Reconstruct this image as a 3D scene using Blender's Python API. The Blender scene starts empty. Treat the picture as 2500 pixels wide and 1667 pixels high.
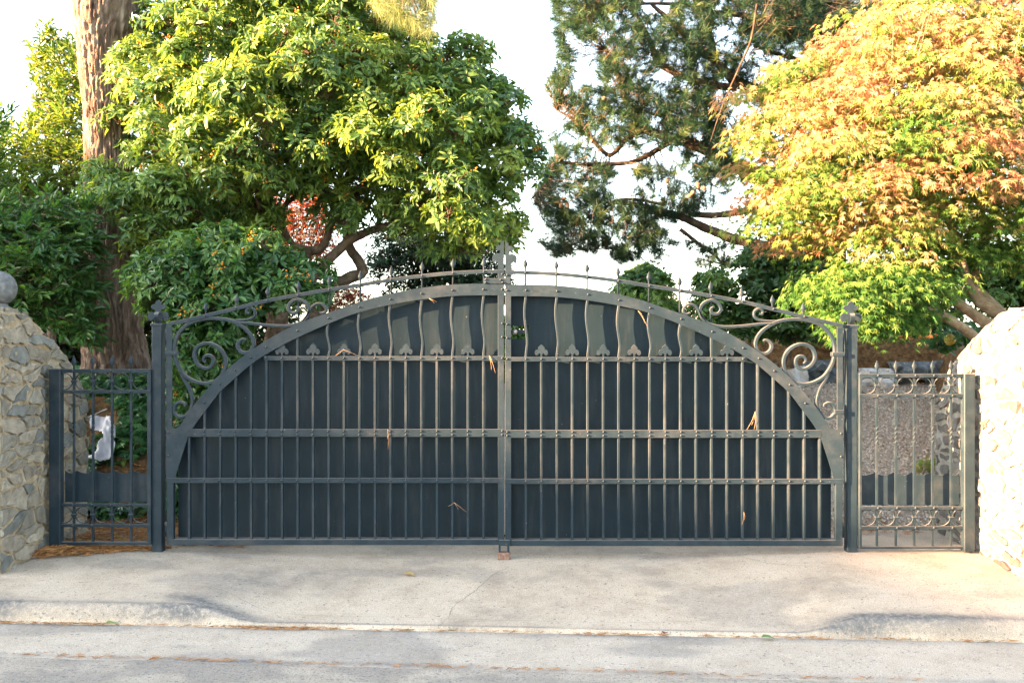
import bpy, math, random
import numpy as np
from mathutils import Vector, Matrix, noise as mnoise

# ------------------------------------------------------------------ camera, sky, sun, exposure
SC = bpy.context.scene
COL = SC.collection
RNG = np.random.default_rng(7)
random.seed(7)
F = 2431.0            # focal length in photo pixels (35 mm lens)
CAMY, CAMZ = -6.867, 1.40
cam_d = bpy.data.cameras.new('camera'); cam = bpy.data.objects.new('camera', cam_d); COL.objects.link(cam)
cam.location = (0, CAMY, CAMZ); cam.rotation_euler = (math.pi/2, 0, 0)
cam_d.lens = 35; cam_d.sensor_width = 36; cam_d.clip_end = 6000; cam_d.clip_start = 0.05
SC.camera = cam

SUN = Vector((1.0, 0.36, -0.205)).normalized()        # the way the light travels
EL = math.asin(-SUN.z); AZ = math.atan2(-SUN.x, -SUN.y)
w = bpy.data.worlds.new('World'); SC.world = w; w.use_nodes = True
nt = w.node_tree; nt.nodes.clear()
sky = nt.nodes.new('ShaderNodeTexSky'); sky.sky_type = 'NISHITA'; sky.sun_disc = False
sky.sun_elevation = EL; sky.sun_rotation = AZ; sky.altitude = 50
sky.air_density = 1.0; sky.dust_density = 1.0; sky.ozone_density = 1.0
hs = nt.nodes.new('ShaderNodeHueSaturation'); hs.inputs['Saturation'].default_value = 0.66
bg = nt.nodes.new('ShaderNodeBackground'); bg.inputs['Strength'].default_value = 0.078
wo = nt.nodes.new('ShaderNodeOutputWorld')
nt.links.new(sky.outputs[0], hs.inputs['Color']); nt.links.new(hs.outputs[0], bg.inputs[0]); nt.links.new(bg.outputs[0], wo.inputs[0])
sl = bpy.data.lights.new('sun', 'SUN'); sl.energy = 5.0; sl.angle = math.radians(0.55); sl.color = (1.0, 0.60, 0.32)
so = bpy.data.objects.new('sun', sl); COL.objects.link(so)
so.rotation_euler = SUN.to_track_quat('-Z', 'Y').to_euler()
SC.view_settings.view_transform = 'Standard'; SC.view_settings.look = 'None'
SC.view_settings.exposure = 3.98; SC.view_settings.gamma = 1.0
SC.cycles.use_denoising = True
SC.cycles.max_bounces = 8; SC.cycles.transparent_max_bounces = 4
SC.cycles.sample_clamp_indirect = 6.0

# ------------------------------------------------------------------ helpers
def at(px, py, y):
    """a point of the place: the photo pixel (px, py) at the distance y behind the gate"""
    D = y - CAMY
    return ((px-1250)/F*D, y, CAMZ-(py-833.5)/F*D)
def gx(px): return (px-1250)/354.0
def gz(py): return CAMZ-(py-833.5)/354.0
def sstep(a, b, v):
    t = np.clip((np.asarray(v, float)-a)/(b-a), 0, 1); return t*t*(3-2*t)
class VN:
    def __init__(s, seed): s.t = np.random.default_rng(seed).random((256, 256))
    def __call__(s, x, y):
        x = np.asarray(x, float); y = np.asarray(y, float)
        xi = np.floor(x).astype(int); yi = np.floor(y).astype(int); u = x-xi; v = y-yi
        u = u*u*(3-2*u); v = v*v*(3-2*v)
        g = lambda a, b: s.t[a % 256, b % 256]
        return (g(xi, yi)*(1-u)+g(xi+1, yi)*u)*(1-v)+(g(xi, yi+1)*(1-u)+g(xi+1, yi+1)*u)*v
    def fbm(s, x, y, o=4):
        r = 0; a = 0.5
        for k in range(o): r = r+a*s(np.asarray(x)*2**k+17*k, np.asarray(y)*2**k+5*k); a *= 0.5
        return r
N1, N2, N3 = VN(1), VN(2), VN(3)

def link(name, me, mat=None, parent=None, label=None, cat=None, group=None, kind=None, loc=None):
    o = bpy.data.objects.new(name, me); COL.objects.link(o)
    if mat is not None and me is not None and not me.materials: me.materials.append(mat)
    if parent is not None: o.parent = parent
    if label: o['label'] = label
    if cat: o['category'] = cat
    if group: o['group'] = group
    if kind: o['kind'] = kind
    if loc is not None: o.location = loc
    return o
def empty(name, loc, label, cat, group=None):
    o = bpy.data.objects.new(name, None); COL.objects.link(o); o.location = loc
    o.empty_display_size = 0.1
    o['label'] = label; o['category'] = cat
    if group: o['group'] = group
    return o
def mesh(name, V, Fc, smooth=False):
    me = bpy.data.meshes.new(name); me.from_pydata([tuple(map(float, v)) for v in V], [], [tuple(f) for f in Fc]); me.update()
    if smooth: me.polygons.foreach_set('use_smooth', [True]*len(me.polygons))
    return me
def fast_mesh(name, V, T, col=None, smooth=False):
    V = np.ascontiguousarray(V, np.float32); T = np.ascontiguousarray(T, np.int32)
    me = bpy.data.meshes.new(name)
    k = T.shape[1]
    me.vertices.add(len(V)); me.vertices.foreach_set('co', V.ravel())
    me.loops.add(T.size); me.loops.foreach_set('vertex_index', T.ravel())
    me.polygons.add(len(T)); me.polygons.foreach_set('loop_start', np.arange(0, T.size, k, dtype=np.int32))
    me.polygons.foreach_set('loop_total', np.full(len(T), k, np.int32))
    me.polygons.foreach_set('use_smooth', np.full(len(T), smooth))
    if col is not None:
        a = me.color_attributes.new('Col', 'FLOAT_COLOR', 'POINT')
        c = np.ones((len(V), 4), np.float32); c[:, :3] = col; a.data.foreach_set('color', c.ravel())
    me.update(); me.validate()
    return me
def grid_mesh(name, X, Y, Z, stain=None):
    n, m = X.shape
    V = np.stack([X, Y, Z], -1).reshape(-1, 3)
    i = np.arange(n*m).reshape(n, m)
    T = np.stack([i[:-1, :-1], i[1:, :-1], i[1:, 1:], i[:-1, 1:]], -1).reshape(-1, 4)
    col = None
    if stain is not None: col = np.repeat(np.asarray(stain).reshape(-1, 1), 3, 1)
    return fast_mesh(name, V, T, col, True)
def crom(P, n=8, closed=False):
    P = [np.array(p, float) for p in P]; out = []
    N = len(P)
    for i in range(N-1):
        p0 = P[max(i-1, 0)]; p1 = P[i]; p2 = P[i+1]; p3 = P[min(i+2, N-1)]
        for k in range(n):
            t = k/n
            out.append(0.5*((2*p1)+(-p0+p2)*t+(2*p0-5*p1+4*p2-p3)*t*t+(-p0+3*p1-3*p2+p3)*t**3))
    out.append(P[-1]); return np.array(out)
def sweep_xz(path, width, y0, y1, ch=0.002):
    """a flat bar bent in the plane of the gate; width may be a list"""
    P = np.array(path, float); n = len(P)
    W = np.broadcast_to(np.asarray(width, float), (n,)) if np.ndim(width) == 0 else np.asarray(width, float)
    d = np.gradient(P, axis=0); d /= np.linalg.norm(d, axis=1)[:, None]+1e-12
    nn = np.stack([-d[:, 1], d[:, 0]], 1)
    V = []; Fc = []
    for i in range(n):
        h = W[i]/2; c = min(ch, h*0.5)
        sec = [(-h, y0+c), (-h, y1-c), (-h+c, y1), (h-c, y1), (h, y1-c), (h, y0+c), (h-c, y0), (-h+c, y0)]
        for a, b in sec: V.append((P[i, 0]+nn[i, 0]*a, b, P[i, 1]+nn[i, 1]*a))
    for i in range(n-1):
        for k in range(8):
            a = i*8+k; b = i*8+(k+1) % 8; Fc.append((a, b, b+8, a+8))
    Fc.append(tuple(range(7, -1, -1))); Fc.append(tuple((n-1)*8+k for k in range(8)))
    return V, Fc
def plate(poly, y0, y1):
    n = len(poly); V = [(p[0], y0, p[1]) for p in poly]+[(p[0], y1, p[1]) for p in poly]
    Fc = [tuple(range(n)), tuple(range(2*n-1, n-1, -1))]+[(i, n+i, n+(i+1) % n, (i+1) % n) for i in range(n)]
    return V, Fc
def boxm(x0, x1, y0, y1, z0, z1):
    V = [(x, y, z) for x in (x0, x1) for y in (y0, y1) for z in (z0, z1)]
    Fc = [(0, 1, 3, 2), (4, 6, 7, 5), (0, 4, 5, 1), (2, 3, 7, 6), (0, 2, 6, 4), (1, 5, 7, 3)]
    return V, Fc
def bevel_box(x0, x1, y0, y1, z0, z1, c=0.004):
    V = []; Fc = []
    def ring(z, i):
        a, b, p, q = x0+i, x1-i, y0+i, y1-i
        r = [(a+c, p), (b-c, p), (b, p+c), (b, q-c), (b-c, q), (a+c, q), (a, q-c), (a, p+c)]
        V.extend((x, y, z) for x, y in r)
    ring(z0, c*0.7); ring(z0+c, 0); ring(z1-c, 0); ring(z1, c*0.7)
    for k in range(3):
        for j in range(8): Fc.append((k*8+j, k*8+(j+1) % 8, k*8+8+(j+1) % 8, k*8+8+j))
    Fc.append(tuple(range(7, -1, -1))); Fc.append(tuple(range(24, 32)))
    return V, Fc
def lathe(prof, n=8, sy=1.0, base=(0, 0, 0)):
    V = []; Fc = []
    for z, r in prof:
        for k in range(n):
            a = 2*math.pi*k/n; V.append((base[0]+r*math.cos(a), base[1]+r*sy*math.sin(a), base[2]+z))
    m = len(prof)
    for i in range(m-1):
        for k in range(n): Fc.append((i*n+k, i*n+(k+1) % n, (i+1)*n+(k+1) % n, (i+1)*n+k))
    Fc.append(tuple(range(n-1, -1, -1))); Fc.append(tuple((m-1)*n+k for k in range(n)))
    return V, Fc
def join(*parts):
    V = []; Fc = []
    for v, f in parts:
        o = len(V); V += list(v); Fc += [tuple(i+o for i in ff) for ff in f]
    return V, Fc
def tube(path, rad, n=8, rough=0.0, seed=0):
    """a tapered limb along 3-D points; returns V, F"""
    P = np.array(path, float); m = len(P); R = np.broadcast_to(np.asarray(rad, float), (m,))
    d = np.gradient(P, axis=0); d /= np.linalg.norm(d, axis=1)[:, None]+1e-9
    up = np.array([0.13, 0.97, 0.2]); V = []; Fc = []
    r_ = np.random.default_rng(seed)
    for i in range(m):
        a = np.cross(d[i], up); a /= np.linalg.norm(a)+1e-9; b = np.cross(d[i], a)
        for k in range(n):
            t = 2*math.pi*k/n; rr = R[i]*(1+rough*(r_.random()-0.5))
            V.append(P[i]+a*math.cos(t)*rr+b*math.sin(t)*rr)
    for i in range(m-1):
        for k in range(n): Fc.append((i*n+k, i*n+(k+1) % n, (i+1)*n+(k+1) % n, (i+1)*n+k))
    Fc.append(tuple(range(n-1, -1, -1))); Fc.append(tuple((m-1)*n+k for k in range(n)))
    return V, Fc

# ------------------------------------------------------------------ materials
def new_mat(name):
    m = bpy.data.materials.new(name); m.use_nodes = True
    n = m.node_tree.nodes; l = m.node_tree.links; b = n['Principled BSDF']
    return m, n, l, b
def nnode(n, t, **k):
    x = n.new(t)
    for a, v in k.items():
        if a in x.inputs.keys(): x.inputs[a].default_value = v
        else: setattr(x, a, v)
    return x
def ramp(n, stops):
    r = n.new('ShaderNodeValToRGB'); e = r.color_ramp.elements
    while len(e) < len(stops): e.new(0.5)
    for i, (p, c) in enumerate(stops): e[i].position = p; e[i].color = (*c, 1)
    return r
def noise_mat(name, stops, scale=8, detail=6, rough=0.8, bump=0.0, bscale=None, bdist=0.01, spec=0.3, coord='Object', stretch=None, rand=0.0, speck=None, metal=0):
    m, n, l, b = new_mat(name)
    tc = n.new('ShaderNodeTexCoord'); src = tc.outputs[coord]
    if stretch:
        mp = n.new('ShaderNodeMapping'); mp.inputs['Scale'].default_value = stretch; l.new(src, mp.inputs[0]); src = mp.outputs[0]
    no = nnode(n, 'ShaderNodeTexNoise', Scale=scale, Detail=detail, Roughness=0.6); l.new(src, no.inputs['Vector'])
    r = ramp(n, stops); l.new(no.outputs['Fac'], r.inputs[0]); out = r.outputs[0]
    if speck:
        sn = nnode(n, 'ShaderNodeTexNoise', Scale=speck[0], Detail=2.0); l.new(src, sn.inputs['Vector'])
        sr = ramp(n, [(speck[1], (0, 0, 0)), (speck[1]+0.06, (1, 1, 1))]); l.new(sn.outputs['Fac'], sr.inputs[0])
        mx = n.new('ShaderNodeMixRGB'); mx.inputs[2].default_value = (*speck[2], 1); l.new(sr.outputs[0], mx.inputs[0]); l.new(out, mx.inputs[1]); out = mx.outputs[0]
    if rand:
        oi = n.new('ShaderNodeObjectInfo'); mr = nnode(n, 'ShaderNodeMapRange'); mr.inputs[3].default_value = 1-rand; mr.inputs[4].default_value = 1+rand
        l.new(oi.outputs['Random'], mr.inputs[0])
        hv = n.new('ShaderNodeHueSaturation'); l.new(out, hv.inputs['Color']); l.new(mr.outputs[0], hv.inputs['Value']); out = hv.outputs[0]
    l.new(out, b.inputs['Base Color']); b.inputs['Roughness'].default_value = rough; b.inputs['Specular IOR Level'].default_value = spec
    b.inputs['Metallic'].default_value = metal
    if bump:
        bn = nnode(n, 'ShaderNodeTexNoise', Scale=bscale or scale*4, Detail=6.0, Roughness=0.65); l.new(src, bn.inputs['Vector'])
        bp = nnode(n, 'ShaderNodeBump', Strength=bump, Distance=bdist); l.new(bn.outputs['Fac'], bp.inputs['Height']); l.new(bp.outputs[0], b.inputs['Normal'])
    return m
def leaf_mat(name, trans=0.35, rough=0.42, spec=0.4, tint=(1.25, 1.15, 0.55)):
    m, n, l, b = new_mat(name)
    a = n.new('ShaderNodeAttribute'); a.attribute_name = 'Col'
    l.new(a.outputs['Color'], b.inputs['Base Color']); b.inputs['Roughness'].default_value = rough; b.inputs['Specular IOR Level'].default_value = spec
    t = n.new('ShaderNodeBsdfTranslucent'); mu = n.new('ShaderNodeMixRGB'); mu.blend_type = 'MULTIPLY'; mu.inputs[0].default_value = 1
    mu.inputs[2].default_value = (*tint, 1); l.new(a.outputs['Color'], mu.inputs[1]); l.new(mu.outputs[0], t.inputs[0])
    mx = n.new('ShaderNodeMixShader'); mx.inputs[0].default_value = trans
    l.new(b.outputs[0], mx.inputs[1]); l.new(t.outputs[0], mx.inputs[2]); l.new(mx.outputs[0], n['Material Output'].inputs[0])
    return m
def ground_mat(name, stops, dark, scale, speck, bump, bscale):
    m, n, l, b = new_mat(name)
    tc = n.new('ShaderNodeTexCoord'); src = tc.outputs['Object']
    no = nnode(n, 'ShaderNodeTexNoise', Scale=scale, Detail=12.0, Roughness=0.78); l.new(src, no.inputs['Vector'])
    r = ramp(n, stops); l.new(no.outputs['Fac'], r.inputs[0])
    fn = nnode(n, 'ShaderNodeTexNoise', Scale=190.0, Detail=3.0); l.new(src, fn.inputs['Vector'])
    fr = ramp(n, [(0.3, (0.62, 0.62, 0.62)), (0.7, (1.28, 1.28, 1.28))]); l.new(fn.outputs['Fac'], fr.inputs[0])
    mu = n.new('ShaderNodeMixRGB'); mu.blend_type = 'MULTIPLY'; mu.inputs[0].default_value = 1; l.new(r.outputs[0], mu.inputs[1]); l.new(fr.outputs[0], mu.inputs[2])
    vo = nnode(n, 'ShaderNodeTexNoise', Scale=speck[0], Detail=1.0); l.new(src, vo.inputs['Vector'])
    vr = ramp(n, [(speck[1], (0, 0, 0)), (speck[1]+0.05, (0.75, 0.75, 0.75))]); l.new(vo.outputs['Fac'], vr.inputs[0])
    m2 = n.new('ShaderNodeMixRGB'); m2.inputs[2].default_value = (*dark, 1); l.new(vr.outputs[0], m2.inputs[0]); l.new(mu.outputs[0], m2.inputs[1])
    a = n.new('ShaderNodeAttribute'); a.attribute_name = 'Col'
    sn = nnode(n, 'ShaderNodeTexNoise', Scale=34.0, Detail=9.0, Roughness=0.82); l.new(src, sn.inputs['Vector'])
    sm = n.new('ShaderNodeMath'); sm.operation = 'MULTIPLY_ADD'; sm.inputs[1].default_value = 3.4; sm.inputs[2].default_value = -0.85; l.new(sn.outputs['Fac'], sm.inputs[0])
    sm.use_clamp = True
    s2 = n.new('ShaderNodeMath'); s2.operation = 'MULTIPLY'; l.new(sm.outputs[0], s2.inputs[0]); l.new(a.outputs['Fac'], s2.inputs[1])
    m3 = n.new('ShaderNodeMixRGB'); m3.inputs[2].default_value = (*dark, 1); l.new(s2.outputs[0], m3.inputs[0]); l.new(m2.outputs[0], m3.inputs[1])
    l.new(m3.outputs[0], b.inputs['Base Color']); b.inputs['Roughness'].default_value = 0.9; b.inputs['Specular IOR Level'].default_value = 0.2
    bn = nnode(n, 'ShaderNodeTexNoise', Scale=bscale, Detail=6.0, Roughness=0.7); l.new(src, bn.inputs['Vector'])
    bp = nnode(n, 'ShaderNodeBump', Strength=bump, Distance=0.006); l.new(bn.outputs['Fac'], bp.inputs['Height']); l.new(bp.outputs[0], b.inputs['Normal'])
    return m
M = {}
M['paint'] = noise_mat('gate_paint', [(0.3, (0.0095, 0.0195, 0.028)), (0.7, (0.0175, 0.0305, 0.0405))], scale=9, rough=0.5, bump=0.25, bscale=60, bdist=0.002, spec=0.2, speck=(80, 0.73, (0.16, 0.15, 0.14)))
M['sheet'] = noise_mat('sheet_paint', [(0.3, (0.0055, 0.0140, 0.0205)), (0.7, (0.0105, 0.0215, 0.0295))], scale=5, rough=0.5, bump=0.10, bscale=25, bdist=0.003, spec=0.16, speck=(55, 0.74, (0.16, 0.15, 0.13)))
def dusty(m, col=(0.24, 0.215, 0.19), k=0.75, amt=0.16, stretch=(1, 1, 1), scale=3.0):
    # dust and lichen that settle on the upward faces of the ironwork
    n = m.node_tree.nodes; l = m.node_tree.links; b = n['Principled BSDF']; src = b.inputs['Base Color'].links[0].from_socket
    g = n.new('ShaderNodeNewGeometry'); s = n.new('ShaderNodeSeparateXYZ'); l.new(g.outputs['Normal'], s.inputs[0])
    r = nnode(n, 'ShaderNodeMapRange'); r.inputs[1].default_value = 0.35; r.inputs[2].default_value = 0.9; r.inputs[4].default_value = k; l.new(s.outputs['Z'], r.inputs[0])
    t = n.new('ShaderNodeTexCoord'); mp = n.new('ShaderNodeMapping'); mp.inputs['Scale'].default_value = stretch; l.new(t.outputs['Object'], mp.inputs[0])
    no = nnode(n, 'ShaderNodeTexNoise', Scale=scale, Detail=8.0, Roughness=0.7); l.new(mp.outputs[0], no.inputs['Vector'])
    r2 = ramp(n, [(0.50, (0, 0, 0)), (0.75, (amt, amt, amt))]); l.new(no.outputs['Fac'], r2.inputs[0])
    ad = n.new('ShaderNodeMath'); ad.operation = 'MAXIMUM'; l.new(r.outputs[0], ad.inputs[0]); l.new(r2.outputs[0], ad.inputs[1])
    mx = n.new('ShaderNodeMixRGB'); mx.inputs[2].default_value = (*col, 1); l.new(ad.outputs[0], mx.inputs[0]); l.new(src, mx.inputs[1]); l.new(mx.outputs[0], b.inputs['Base Color'])
dusty(M['paint']); dusty(M['sheet'], (0.16, 0.15, 0.135), 0.0, 0.12, (1, 1, 0.12), 16.0)
M['rust'] = noise_mat('rust', [(0.3, (0.10, 0.06, 0.045)), (0.55, (0.19, 0.11, 0.08)), (0.75, (0.30, 0.25, 0.22))], scale=45, rough=0.9, bump=0.5, bscale=90)
M['steel'] = noise_mat('bare_steel', [(0.3, (0.35, 0.34, 0.33)), (0.7, (0.5, 0.48, 0.46))], scale=30, rough=0.4, metal=0.6)
M['concrete'] = ground_mat('pavement_concrete', [(0.30, (0.34, 0.27, 0.20)), (0.52, (0.51, 0.42, 0.32)), (0.72, (0.57, 0.49, 0.40))], (0.12, 0.12, 0.12), 1.7, (52, 0.675), 0.45, 70)
M['gutter'] = ground_mat('gutter_concrete', [(0.30, (0.36, 0.30, 0.23)), (0.55, (0.48, 0.41, 0.33)), (0.75, (0.54, 0.475, 0.40))], (0.15, 0.15, 0.15), 2.4, (46, 0.665), 0.5, 60)
M['asphalt'] = ground_mat('road_asphalt', [(0.30, (0.31, 0.265, 0.215)), (0.55, (0.40, 0.345, 0.28)), (0.75, (0.46, 0.405, 0.34))], (0.16, 0.15, 0.14), 5, (60, 0.60), 0.8, 90)
M['mortar'] = noise_mat('mortar', [(0.3, (0.22, 0.16, 0.085)), (0.5, (0.33, 0.265, 0.175)), (0.7, (0.42, 0.355, 0.27))], scale=14, rough=0.95, bump=0.7, bscale=45, bdist=0.012, spec=0.1)
M['mortar_pale'] = noise_mat('mortar_pale', [(0.3, (0.17, 0.15, 0.12)), (0.5, (0.26, 0.245, 0.215)), (0.7, (0.32, 0.305, 0.28))], scale=9, rough=0.95, bump=0.6, bscale=40, bdist=0.012, spec=0.1)
def stone_mats(pre, cols):
    return [noise_mat(pre+str(i), [(0.28, tuple(c*0.62 for c in a)), (0.5, a), (0.72, tuple(min(1, c*1.3) for c in a))], scale=12, rough=0.88, bump=0.7, bscale=38, bdist=0.01, spec=0.2, rand=0.2, speck=(26, 0.64, sp)) for i, (a, sp) in enumerate(cols)]
M['stones'] = stone_mats('rubble_', [((0.20, 0.185, 0.15), (0.31, 0.25, 0.16)), ((0.24, 0.21, 0.165), (0.32, 0.27, 0.19)), ((0.16, 0.165, 0.15), (0.28, 0.24, 0.17)), ((0.30, 0.265, 0.205), (0.20, 0.18, 0.15))])
M['stones_pale'] = stone_mats('pale_rubble_', [((0.12, 0.112, 0.10), (0.22, 0.21, 0.19)), ((0.17, 0.162, 0.15), (0.11, 0.102, 0.09)), ((0.10, 0.095, 0.086), (0.19, 0.18, 0.165))])
M['boulder'] = stone_mats('boulder_', [((0.12, 0.14, 0.15), (0.32, 0.33, 0.33)), ((0.17, 0.19, 0.19), (0.35, 0.36, 0.36)), ((0.55, 0.53, 0.50), (0.35, 0.32, 0.28))])
M['bark'] = noise_mat('conifer_bark', [(0.3, (0.07, 0.044, 0.035)), (0.5, (0.19, 0.135, 0.105)), (0.72, (0.32, 0.255, 0.21))], scale=14, rough=0.95, bump=1.0, bscale=22, bdist=0.04, stretch=(1, 1, 0.22), spec=0.1)
M['limb'] = noise_mat('limb_bark', [(0.3, (0.05, 0.035, 0.025)), (0.55, (0.11, 0.08, 0.055)), (0.75, (0.19, 0.15, 0.11))], scale=14, rough=0.95, bump=0.8, bscale=40, spec=0.1)
M['pine_bark'] = noise_mat('pine_bark', [(0.3, (0.03, 0.022, 0.016)), (0.55, (0.08, 0.055, 0.038)), (0.75, (0.16, 0.12, 0.085))], scale=10, rough=0.95, bump=0.9, bscale=30, spec=0.1)
M['dead_wood'] = noise_mat('dead_wood', [(0.3, (0.22, 0.19, 0.16)), (0.7, (0.38, 0.35, 0.31))], scale=14, rough=0.95, bump=0.5, bscale=40, spec=0.1)
M['maple_bark'] = noise_mat('maple_bark', [(0.3, (0.12, 0.085, 0.05)), (0.55, (0.23, 0.17, 0.10)), (0.78, (0.40, 0.36, 0.29))], scale=12, rough=0.9, bump=0.5, bscale=40, spec=0.2)
M['soil'] = noise_mat('needle_mulch', [(0.3, (0.06, 0.035, 0.02)), (0.5, (0.16, 0.09, 0.04)), (0.7, (0.28, 0.17, 0.08))], scale=16, rough=0.95, bump=0.9, bscale=50, bdist=0.03, spec=0.1)
M['gravel'] = noise_mat('gravel_base', [(0.3, (0.22, 0.17, 0.125)), (0.5, (0.40, 0.33, 0.26)), (0.7, (0.54, 0.47, 0.40))], scale=75, detail=2, rough=0.95, bump=1.0, bscale=60, bdist=0.02, spec=0.1)
M['ball'] = noise_mat('granite_ball', [(0.3, (0.07, 0.075, 0.075)), (0.5, (0.12, 0.125, 0.125)), (0.7, (0.18, 0.18, 0.17))], scale=30, rough=0.8, bump=0.4, bscale=80, spec=0.3)
M['white'] = noise_mat('white_sheet', [(0.3, (0.40, 0.38, 0.39)), (0.7, (0.54, 0.52, 0.53))], scale=6, rough=0.6, bump=0.2, bscale=14)
M['hill'] = noise_mat('hazed_hill', [(0.3, (0.50, 0.47, 0.43)), (0.7, (0.62, 0.58, 0.53))], scale=0.02, rough=1, spec=0)  # distance haze is put into this pale base colour
M['verge'] = noise_mat('verge_grass', [(0.3, (0.05, 0.07, 0.03)), (0.7, (0.12, 0.13, 0.06))], scale=1.5, rough=1, bump=0.5, bscale=20, spec=0.1)
M['render_wall'] = noise_mat('shade_house_render', [(0.3, (0.40, 0.38, 0.34)), (0.7, (0.48, 0.46, 0.42))], scale=3, rough=0.9, bump=0.2, bscale=40)
M['roof'] = noise_mat('roof_felt', [(0.3, (0.10, 0.09, 0.09)), (0.7, (0.15, 0.14, 0.13))], scale=5, rough=0.9)
M['glass'] = noise_mat('window_glass', [(0.3, (0.03, 0.035, 0.04)), (0.7, (0.04, 0.045, 0.05))], scale=2, rough=0.08, spec=0.6)
M['leaf'] = leaf_mat('glossy_leaf', 0.42, 0.36, 0.5, (1.5, 1.35, 0.55))
M['leaf_dull'] = leaf_mat('dull_leaf', 0.25, 0.55, 0.3)
M['maple_leaf'] = leaf_mat('maple_leaf', 0.38, 0.55, 0.25, (1.1, 1.05, 0.8))
M['needle'] = leaf_mat('pine_needle', 0.22, 0.5, 0.3)
M['litter'] = leaf_mat('fallen_litter', 0.05, 0.8, 0.15)

# ------------------------------------------------------------------ ground
def zgut(x): return -0.20-0.012*np.asarray(x, float)
def yk(x): return -1.38-0.025*np.asarray(x, float)+0.006*(N1(np.asarray(x)*1.3, 3.0)-0.5)
def ya(x): return -1.95-0.05*np.asarray(x, float)+0.035*(N1.fbm(np.asarray(x, float)*5+40, 9.0)-0.5)
def dropped(x): return sstep(-1.85, -1.40, x)*(1-sstep(1.55, 1.98, x))
def zgate(x):
    ax = np.abs(np.asarray(x, float)); return -0.088+0.045*sstep(0.7, 2.4, ax)
def pave_z(x, y):
    x = np.asarray(x, float); y = np.asarray(y, float)
    kh = 0.020+0.080*(1-dropped(x)); k = yk(x)
    lip = 0.022+0.62*kh*(1-dropped(x))
    f = np.clip((y-k)/lip, 0, 1)
    face = zgut(x)-0.012+(kh+0.012)*(1-(1-f)**2.6)
    g = np.clip((y-k-lip*0.6)/(0-k-lip*0.6), 0, 1)
    z = face+(zgate(x)-(zgut(x)+kh))*sstep(0, 1, g)*0.55+(zgate(x)-(zgut(x)+kh))*g*0.45
    return z+0.010*(N1.fbm(x*1.1+7, y*1.6+3, 4)-0.47)+0.003*(N2.fbm(x*9, y*9, 3)-0.45)
xs = np.concatenate([np.linspace(-30, -4.6, 40)[:-1], np.linspace(-4.6, 4.6, 620), np.linspace(4.6, 30, 40)[1:]])
vs = np.concatenate([np.linspace(0, 0.16, 46)[:-1], np.linspace(0.16, 1, 110)])
X, Vv = np.meshgrid(xs, vs, indexing='ij')
Yt = 0.75
Y = yk(X)+(Yt-yk(X))*Vv
Z = pave_z(X, Y)
dk = Y-yk(X); rise = 1-dropped(X)
st = rise*sstep(0.0, 0.02, dk)*(1-sstep(0.07, 0.12, dk))*(0.4+0.6*N2(X*2.2, 5.0))*0.85
st = st+0.9*np.exp(-((X+1.65)/0.36)**2)*np.exp(-((dk-0.13+0.30*(X+1.65))/0.07)**2)+0.3*(1-sstep(-2.1, -1.8, X))*np.exp(-((dk-0.09)/0.05)**2)
st = st+0.8*np.exp(-((X-2.15)/0.55)**2)*np.exp(-((dk-0.11)/0.05)**2)+0.35*sstep(1.7, 2.0, X)*np.exp(-((dk-0.10)/0.06)**2)
st = st+dropped(X)*np.exp(-((dk-0.028)/0.014)**2)*(0.3+0.6*N3(X*3, 2.0))
st = st+0.55*np.exp(-((X+1.45)/0.55)**2)*np.exp(-((Y+0.55)/0.30)**2)*N1.fbm(X*7, Y*7)*1.6
st = st+0.30*np.exp(-((Y-0.02)/0.13)**2)*N2.fbm(X*2, Y*6)*1.7+0.34*sstep(0.48, 0.60, N3.fbm(X*1.6, Y*2.6+9, 6))
pavement = link('pavement', grid_mesh('pavement', X, Y, Z, np.clip(st, 0, 1)), M['concrete'], kind='structure')
vs = np.linspace(0, 1, 46); X, Vv = np.meshgrid(xs, vs, indexing='ij')
Y = ya(X)-0.05+(yk(X)+0.02-ya(X)+0.05)*Vv
Z = zgut(X)-0.004-0.016*(1-Vv)+0.006*(N1.fbm(X*2, Y*3, 3)-0.45)+0.0025*(N2.fbm(X*12, Y*12, 3)-0.45)
st = 0.55*np.exp(-((Vv-0.98)/0.10)**2)*N3.fbm(X*2.5, Y*4)*1.6+0.45*sstep(0.52, 0.62, N2.fbm(X*1.3+3, Y*3))+0.6*np.exp(-((Vv-0.1)/0.05)**2)*N1(X*9, 2.0)
link('gutter', grid_mesh('gutter', X, Y, Z, np.clip(st, 0, 1)), M['gutter'], kind='structure')
vs = np.concatenate([np.linspace(0, 0.85, 14)[:-1], np.linspace(0.85, 1, 60)]); X, Vv = np.meshgrid(xs, vs, indexing='ij')
Y = -9+(ya(X)+9)*Vv
edge = np.clip((ya(X)-Y)/0.05, 0, 1)
Z = zgut(X)-0.030+0.018*edge+0.007*(N3.fbm(X*16, Y*16, 3)-0.45)-0.012*np.clip(-Y-2, 0, 3)
st = 0.5*sstep(0.42, 0.6, N2.fbm(X*3, Y*5, 6))*(1-sstep(-0.6, 1.6, X)*0.6)
link('road', grid_mesh('road', X, Y, Z, np.clip(st, 0, 1)), M['asphalt'], kind='structure')
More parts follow.
